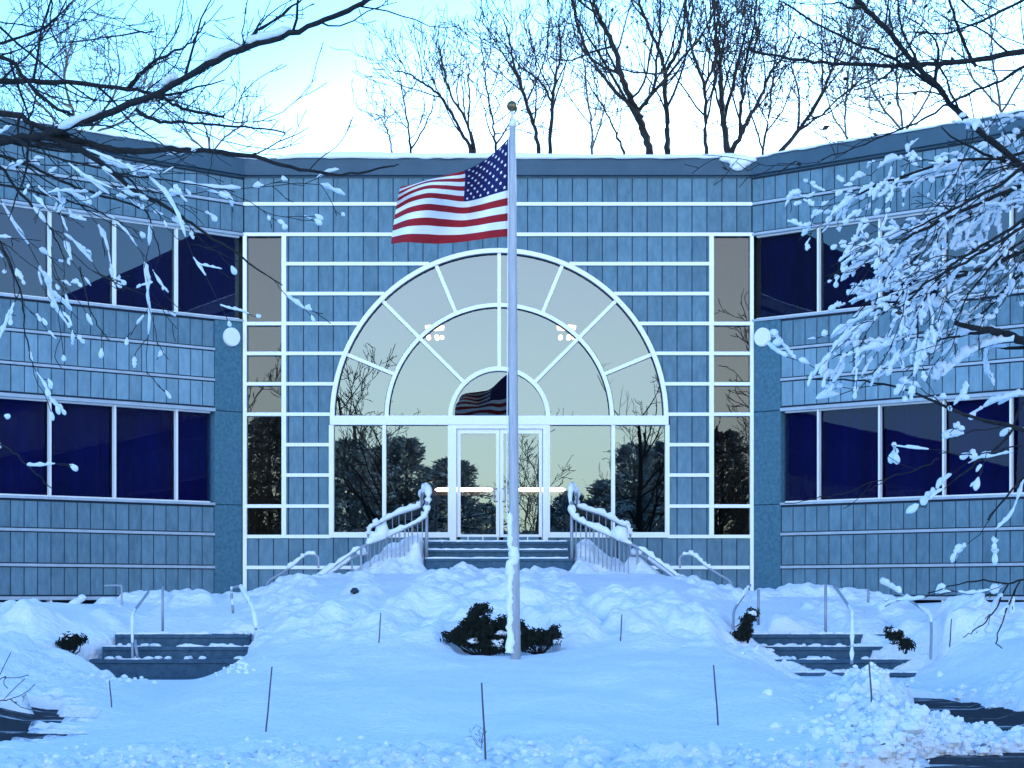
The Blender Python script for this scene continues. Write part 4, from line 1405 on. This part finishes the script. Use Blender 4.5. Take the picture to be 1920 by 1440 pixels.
G(T, [(-280, 260, 9.7), (-20, 250, 9.6), (70, 285, 9.5), (160, 310, 9.5), (260, 330, 9.4), (350, 345, 9.4), (440, 360, 9.3)], 8, 2, LSN)
G(T, [(-280, 400, 10), (-60, 380, 9.9), (10, 470, 9.8), (40, 560, 9.7), (50, 640, 9.7), (62, 690, 9.7)], 6, 2, dict(LSN, kids=[3, 4, 3], lmax=0.3, snow=0.2, tip=0.6))
G(T, [(-280, 420, 10), (-90, 410, 9.9), (-20, 440, 9.8), (20, 500, 9.7), (30, 560, 9.7)], 6, 2, dict(LSN, kids=[3, 4, 3], lmax=0.3, snow=0.2, tip=0.6))
G(T, [(-320, 640, 10), (-120, 780, 9.9), (0, 832, 9.8), (50, 870, 9.8), (96, 915, 9.7)], 6, 2, dict(LSN, kids=[2, 3, 3], lmax=0.25, snow=0.25, tip=0.6))
G(T, [(150, 500, 9.6), (170, 580, 9.5), (190, 620, 9.5), (205, 640, 9.5)], 3, 2, dict(LSN, levels=1, kids=[2], lmax=0.12, tip=1.0))
G(T, [(-300, 1330, 9.6), (-60, 1300, 9.6), (0, 1272, 9.5), (12, 1270, 9.5)], 4, 2, dict(LO, levels=1, lmax=0.15))
G(T, [(-300, 1400, 9.6), (-60, 1330, 9.6), (10, 1312, 9.5), (32, 1318, 9.5)], 4, 2, dict(LO, levels=1, lmax=0.15))
for q_ in ([(384, 118, 9.32), (405, 103, 9.3), (428, 92, 9.26), (452, 85, 9.22)], [(462, 78, 9.2), (490, 70, 9.18), (520, 62, 9.15), (545, 54, 9.12)], [(305, 158, 9.48), (318, 147, 9.47), (334, 143, 9.46)],
           [(110, 240, 9.75), (150, 222, 9.7), (190, 208, 9.66)]):
    Q = smooth_poly([PX(x, y, Y) for x, y, Y in q_], 4)
    T.snow.tube(Q, [0.008] + [0.022 * T.r.uniform(0.8, 1.2) for _ in Q[2:]] + [0.008], 8)
T.finish('snowy_tree', 'near leafless tree reaching in from the left edge with snow on its lower twigs', (tx, ty, 0), M['bark'], 'near trees framing the view')

T = Tree(202)
tx, ty = 4.4, 10.2
trunk = [(tx, ty, 0.0), (tx - 0.05, ty, 1.2), (tx + 0.06, ty + 0.05, 2.6), (tx - 0.05, ty, 4.0), (tx, ty - 0.1, 5.6), (tx - 0.1, ty, 7.6)]
T.guide([np.array(p) for p in trunk], 0.17, 0.04, dict(CO, bias=(0.7, 0, 0.1), trop=(0.02, 0, 0.1)), 0, 0.4, True, 0.01)
RO_ = dict(LO, trop=(-0.06, 0, 0.05), leaf=0.04, leaf_s=0.034)
G(T, [(2500, 700, 10.1), (2150, 480, 10), (1990, 375, 9.9), (1900, 300, 9.8), (1802, 216, 9.7), (1760, 165, 9.6), (1715, 120, 9.5), (1660, 52, 9.4), (1606, 0, 9.3), (1575, -40, 9.3)], 16, 8, dict(RO_, kids=[4, 5, 6], lmax=0.5))
G(T, [(2450, 20, 10.2), (2150, 60, 10), (1920, 96, 9.8), (1780, 118, 9.7), (1680, 122, 9.6), (1560, 118, 9.5), (1480, 110, 9.4), (1400, 92, 9.4)], 16, 3, dict(RO_, kids=[4.5, 5, 6], lmax=0.45))
G(T, [(1765, 168, 9.6), (1692, 121, 9.6), (1650, 100, 9.5), (1560, 60, 9.4), (1468, 4, 9.3)], 9, 4, dict(RO_, leaf=0.08, lmax=0.35))
G(T, [(2300, -20, 10), (1990, 90, 9.9), (1880, 150, 9.8), (1800, 182, 9.8), (1720, 230, 9.7), (1640, 262, 9.7), (1540, 300, 9.7)], 9, 2, dict(RO_, leaf=0.05))
G(T, [(2300, -150, 10.3), (1990, -30, 10.2), (1860, 30, 10.1), (1780, 60, 10.1), (1700, 60, 10)], 9, 3, dict(RO_, leaf=0.07))
G(T, [(1830, 125, 10), (1800, 60, 10), (1780, 0, 10), (1770, -40, 10)], 8, 4, dict(RO_, leaf=0.05))
RSN = dict(LO, trop=(-0.10, 0, -0.11), crook=0.36, snow=0.5, snow_r=0.0125, snow_level=1, tip=0.06, snow_len=(1, 4), kids=[12, 12, 8], kmax=24, lmax=0.36, ang=(16, 50), lr=(0.25, 0.45))
for k, (pp, w0, w1) in enumerate((
    ([(2400, 60, 10), (2100, 190, 9.9), (1920, 285, 9.8), (1800, 300, 9.7), (1700, 328, 9.7), (1640, 350, 9.6), (1605, 366, 9.6)], 10, 3),
    ([(2400, 160, 10.1), (2100, 260, 10), (1920, 345, 9.8), (1800, 398, 9.7), (1710, 440, 9.6), (1680, 465, 9.6), (1650, 490, 9.5)], 12, 3),
    ([(2400, 300, 9.9), (2100, 390, 9.8), (1920, 470, 9.7), (1810, 515, 9.6), (1720, 545, 9.5), (1665, 580, 9.5), (1610, 612, 9.4)], 12, 3),
    ([(2400, 230, 9.7), (2100, 320, 9.6), (1960, 390, 9.5), (1860, 450, 9.4), (1770, 510, 9.4), (1725, 580, 9.3), (1718, 640, 9.3)], 9, 3),
    ([(2400, 330, 10.3), (2150, 280, 10.2), (1950, 330, 10.1), (1860, 380, 10), (1770, 430, 10), (1700, 500, 10)], 9, 3),
    ([(2300, 420, 10.1), (2050, 440, 10), (1930, 500, 9.9), (1860, 570, 9.8), (1800, 620, 9.8)], 9, 3),
    ([(2300, 100, 10.4), (2050, 190, 10.3), (1920, 250, 10.2), (1840, 320, 10.1), (1780, 390, 10.1)], 9, 3))):
    G(T, pp, w0, w1, RSN)
G(T, [(2450, 700, 10.1), (2150, 660, 10), (1990, 660, 9.8), (1920, 640, 9.7), (1870, 622, 9.7), (1835, 617, 9.6), (1790, 604, 9.6)], 26, 9, dict(RSN, kids=[3, 5, 5], snow=0.75, snow_r=0.03))
for pp, w0, w1 in (([(2300, 180, 9.4), (2050, 330, 9.4), (1920, 425, 9.3), (1830, 480, 9.3), (1740, 530, 9.2), (1690, 575, 9.2)], 11, 3),
                   ([(2300, 150, 9.5), (2050, 250, 9.5), (1940, 300, 9.4), (1860, 355, 9.4), (1760, 405, 9.3), (1690, 440, 9.3)], 12, 3),
                   ([(2300, 340, 9.5), (2050, 420, 9.4), (1920, 450, 9.4), (1830, 535, 9.3), (1790, 600, 9.3)], 8, 3)):
    G(T, pp, w0, w1, dict(RO_, kids=[7, 7, 6], lmax=0.4, trop=(-0.1, 0, -0.12), leaf=0.03, ang=(15, 50)))
LOW = dict(RSN, kids=[2.4, 3, 3], snow=0.35, snow_r=0.015, tip=0.4, lmax=0.35, snow_level=1, trop=(-0.06, 0, -0.10))
for pp, w0, w1 in (
    ([(2450, 960, 10), (2150, 880, 9.9), (1920, 806, 9.8), (1820, 780, 9.7), (1760, 756, 9.6), (1690, 730, 9.5), (1600, 712, 9.5), (1490, 713, 9.4)], 12, 2),
    ([(2300, 660, 10), (2050, 700, 9.9), (1930, 745, 9.8), (1890, 820, 9.7), (1830, 868, 9.7), (1790, 900, 9.6)], 9, 3),
    ([(2300, 830, 9.9), (2050, 850, 9.8), (1940, 880, 9.7), (1890, 930, 9.6), (1852, 975, 9.6)], 9, 3),
    ([(2300, 820, 9.7), (2050, 800, 9.6), (1930, 830, 9.5), (1850, 850, 9.5), (1760, 850, 9.4)], 6, 2),
    ([(1760, 860, 9.6), (1720, 880, 9.5), (1650, 900, 9.5), (1580, 925, 9.5), (1515, 935, 9.5)], 3, 2),
    ([(2300, 1000, 9.9), (2050, 1060, 9.8), (1930, 1085, 9.7), (1885, 1095, 9.6), (1830, 1088, 9.6), (1740, 1112, 9.5)], 7, 2),
    ([(1890, 1096, 9.7), (1860, 1150, 9.6), (1830, 1180, 9.6), (1805, 1195, 9.6)], 4, 2),
    ([(1912, 1090, 9.6), (1890, 1140, 9.5), (1868, 1200, 9.5), (1880, 1215, 9.5)], 4, 2)):
    G(T, pp, w0, w1, LOW if pp[-1][1] != 935 else dict(LO, levels=1, lmax=0.2))
T.finish('snowy_tree', 'near tree reaching in from the right edge, its drooping branches thick with snow', (tx, ty, 0), M['bark'], 'near trees framing the view')

# ---- trees on the camera's side, seen mirrored in the entrance glass
def copy_thing(src, loc, rz, sc, label):
    r = src.copy()
    COL.objects.link(r)
    r.location = loc
    r.rotation_euler = (0, 0, rz)
    r.scale = (sc, sc, sc)
    r['label'] = label
    for ch in list(src.children):
        c = ch.copy()
        COL.objects.link(c)
        c.parent = r
    return r
BO = dict(seg=0.3, crook=0.25, rmin=0.014, levels=4, kids=[1.8, 2.3, 2.5, 2.3], kmax=11, ang=(25, 60), lr=(0.4, 0.6), lmin=0.3, trop=(0, 0, 0.10), lmax=5)
T = Tree(301)
T.guide([np.array((0, 0, z)) + np.array((0.15 * math.sin(z), 0.1 * math.cos(z), 0)) for z in (0, 1.5, 3, 5, 7.5, 10.5)], 0.2, 0.05, BO, 0, 0.15, True)
bt = T.finish('garden_tree', 'bushy bare tree across the drive, mirrored in the entrance glass', (0, 0, 0), M['bark_far'], 'trees across the drive mirrored in the glass', M['twig_grey'])
bt.location = (-7.5, -14, 0)
for i, (x, y, rz, sc) in enumerate(((-11, -9, 1.0, 0.95), (-16, -16, 2.1, 1.1), (8.5, -12, 3.3, 0.9), (13, -16, 4.0, 1.15), (19, -12, 5.2, 1.0), (-22, -12, 0.5, 1.0), (1, -45, 1.4, 1.0), (-9, -48, 2.5, 1.1), (9, -47, 5.5, 1.1))):
    copy_thing(bt, (x, y, 0), rz, sc, bt['label'])

rr = random.Random(55)
et = thing('evergreen_tree', 'dense dark evergreen across the drive, mirrored in the entrance glass', 'tree', (0, 0, 0), 'evergreens across the drive mirrored in the glass')
m_ = MB()
m_.tube([(0, 0, 0), (0.05, 0, 3), (0, 0.05, 6), (0, 0, 8.6)], [0.2, 0.15, 0.09, 0.02], 8)
m_.build('trunk', M['bark_far'], et, True)
m_ = MB()
for i in range(11000):
    z = 0.4 + 8.4 * rr.random() ** 1.1
    lim = 2.7 * math.sqrt(max(0.02, 1 - ((z - 2.2) / 6.9) ** 2)) * (0.75 + 0.35 * math.sin(z * 3 + 7 * math.sin(z)))
    a_ = rr.uniform(0, 6.283)
    q_ = lim * rr.random() ** 0.4 * (0.8 + 0.3 * math.sin(a_ * 5 + z))
    p = np.array((q_ * math.cos(a_), q_ * math.sin(a_), z))
    d = np.array((math.cos(a_) + rr.uniform(-.6, .6), math.sin(a_) + rr.uniform(-.6, .6), rr.uniform(-.3, .8)))
    d /= np.linalg.norm(d)
    n_ = np.cross(d, np.array((rr.uniform(-1, 1), rr.uniform(-1, 1), rr.uniform(-1, 1))))
    n_ /= np.linalg.norm(n_) + 1e-6
    ln = rr.uniform(0.15, 0.42)
    m_.poly([p, p + d * ln * 0.5 + n_ * ln * 0.16, p + d * ln, p + d * ln * 0.5 - n_ * ln * 0.16])
m_.build('crown', M['evergreen'], et)
et.location = (-7.6, -12, 0)
for x, y, sc in ((-4.6, -13, 0.95), (-10.5, -14, 1.1), (-14, -11, 1.0), (5.8, -12, 0.92), (9.0, -13, 1.05), (12.5, -11, 1.0), (3.0, -15, 0.72), (-1.6, -20, 0.68), (0.4, -26, 0.60), (1.9, -17, 0.66), (-2.7, -13.5, 0.86), (-0.4, -14, 0.47), (1.0, -15, 0.50), (4.6, -16, 0.8), (-6.2, -15, 1.0), (7.5, -15, 0.95)):
    copy_thing(et, (x, y, 0), x, sc, et['label'])

# ------------------------------------------------------------------ yews poking out of the snow
def yew(label, poly, Y, seed, n=260, snow=3, dp=0.16):
    rr = random.Random(seed)
    xs_, ys_ = [p[0] for p in poly], [p[1] for p in poly]
    cx, cy = sum(xs_) / len(xs_), sum(ys_) / len(ys_)
    t = thing('yew_shrub', label, 'shrub', tuple(PX(cx, max(ys_), Y)), 'dark yews in the snow')
    lf, st, sn = MB(), MB(), MB()
    def inside(x, y):
        return poly_sd(np.array([x], float), np.array([y], float), poly)[0] < 0
    def samp():
        while True:
            x, y = rr.uniform(min(xs_), max(xs_)), rr.uniform(min(ys_), max(ys_))
            if inside(x, y):
                return x, y
    root = PX(cx, max(ys_) + 8, Y)
    for i in range(max(6, n // 25)):
        x, y = samp()
        e = PX(x, y, Y + rr.uniform(-dp, dp))
        mid = (root + e) / 2 + np.array((rr.uniform(-.05, .05), 0, -0.02))
        st.tube([root, mid, e], [0.010, 0.008, 0.004], 4)
    for i in range(n):
        x, y = samp()
        p = PX(x, y, Y + rr.uniform(-dp, dp))
        d = np.array((rr.uniform(-1, 1), rr.uniform(-0.8, 0.4), rr.uniform(-0.2, 1)))
        d /= np.linalg.norm(d)
        s_ = np.cross(d, (0.2, 1, 0.1))
        s_ /= np.linalg.norm(s_)
        ln = rr.uniform(0.04, 0.11)
        for k in range(3):
            q0 = p + d * ln * k * 0.35
            for sg in (-1, 1):
                lf.poly([q0, q0 + s_ * sg * 0.024 + d * 0.012, q0 + s_ * sg * 0.027 + d * 0.026, q0 + d * 0.018])
    st.build('stems', M['bark'], t)
    lf.build('foliage', M['needle'], t)
    for i in range(snow):
        x, y = samp()
        c = PX(x, y - 4, Y - dp * 0.7)
        for q in range(4):
            sn.blob(c + np.array((rr.uniform(-0.06, 0.06), rr.uniform(-0.03, 0.03), rr.uniform(-0.03, 0.02))), (rr.uniform(0.03, 0.06), 0.05, rr.uniform(0.012, 0.03)), rr, 8, 6, 0.3)
    if sn.v:
        sn.build('snow', M['snow_soft'], t, True)
    return t
yew('large dark yew shrub in a snow hollow left of the flagpole base', [(818, 1184), (840, 1196), (862, 1178), (874, 1172), (880, 1156), (896, 1138), (918, 1140), (916, 1147), (902, 1148), (894, 1160), (908, 1166), (911, 1152), (917, 1166), (914, 1178), (928, 1170), (945, 1160), (955, 1172), (952, 1224), (918, 1224), (880, 1212), (848, 1206)], 24.75, 1, 1250, 5)
yew('low dark yew shrub in a snow hollow right of the flagpole base', [(970, 1168), (980, 1174), (990, 1186), (1010, 1190), (1030, 1188), (1042, 1176), (1048, 1196), (1042, 1208), (1020, 1210), (1005, 1206), (972, 1222)], 24.7, 2, 600, 2)
yew('dark yew tuft poking out of snow left of the left garden steps', [(112, 1206), (125, 1196), (145, 1194), (158, 1200), (150, 1210), (122, 1222)], 25.9, 3, 200, 1, 0.1)
yew('ragged dark yew tuft beside the handrail at the left end of the right garden steps', [(1374, 1208), (1376, 1192), (1395, 1176), (1396, 1160), (1418, 1142), (1420, 1148), (1408, 1168), (1402, 1176), (1408, 1186), (1396, 1202)], 26.1, 4, 260, 1, 0.1)
yew('dark yew tuft on the snow at the right end of the right garden steps', [(1662, 1190), (1666, 1178), (1674, 1186), (1692, 1192), (1690, 1198), (1670, 1200)], 26.1, 5, 110, 1, 0.08)
yew('small dark yew tuft below the tuft at the right end of the right steps', [(1686, 1208), (1698, 1200), (1710, 1212), (1706, 1218), (1690, 1216)], 25.8, 6, 80, 0, 0.07)

# ------------------------------------------------------------------ crumbs of ploughed snow
rr = random.Random(77)
m_ = MB()
spots = []
for _ in range(520):       # along the ploughed edge at right
    px, py = rr.gauss(1720, 110), rr.gauss(1370, 34)
    spots.append((px, py, rr.uniform(0.012, 0.05) * (1.6 if rr.random() < 0.08 else 1)))
for _ in range(160):       # at the foot of the right and left garden steps
    t_ = rr.random()
    spots.append((1420 + 260 * t_ + rr.gauss(0, 14), 1212 + 52 * t_ + rr.gauss(0, 8), rr.uniform(0.012, 0.035)))
    spots.append((200 + 270 * t_ + rr.gauss(0, 14), 1268 - 18 * t_ + rr.gauss(0, 6), rr.uniform(0.012, 0.035)))
for _ in range(260):       # along the front of the lawn
    spots.append((rr.uniform(60, 1700), rr.gauss(1425, 16), rr.uniform(0.008, 0.03)))
for px, py, r in spots:
    if not 1180 < py < 1450 or px > 1960:
        continue
    Y = hit(px, py)
    p = PX(px, py, Y)
    m_.blob(p + np.array((0, 0, r * 0.3)), (r * rr.uniform(0.8, 1.5), r, r * rr.uniform(0.6, 1.0)), rr, 6, 4, 0.3)
tag(m_.build('snow_crumbs', M['snow_soft'], None, False), 'crumbs of ploughed snow scattered along the lawn edge and the steps', 'snow', kind='stuff')

# ------------------------------------------------------------------ dry weed, garden light
T = Tree(401)
b = PX(903, 1404, hit(903, 1404))
for k in range(5):
    T.limb(b, (T.r.uniform(-0.7, 0.4), 0, 1), T.r.uniform(0.12, 0.22), 0.003, 1, dict(seg=0.03, crook=0.3, rmin=0.0018, levels=3, kids=[0, 14, 18], kmax=5, ang=(25, 60), lr=(0.3, 0.5), lmin=0.03, trop=(0, 0, 0.05)))
o = T.thin.build('dry_weed', M['stake'], None)
tag(o, 'small dry weed poking out of the snow beside the tall marker stake', 'plant')
Y = hit(665, 1113)
c = PX(665, 1108, Y)
t = thing('garden_light', 'small dark garden light half buried in the snowbank left of the entrance', 'light', tuple(c))
m_ = MB()
m_.tube([c + np.array((0, 0, -0.25)), c + np.array((0, 0, 0.0))], 0.025, 8)
m_.build('post', M['joint'], t, True)
m_ = MB()
m_.tube([c + np.array((0, 0, -0.03)), c + np.array((0, 0, 0.0)), c + np.array((0, 0, 0.05))], [0.06, 0.07, 0.03], 12)
m_.build('shade', M['joint'], t, True)
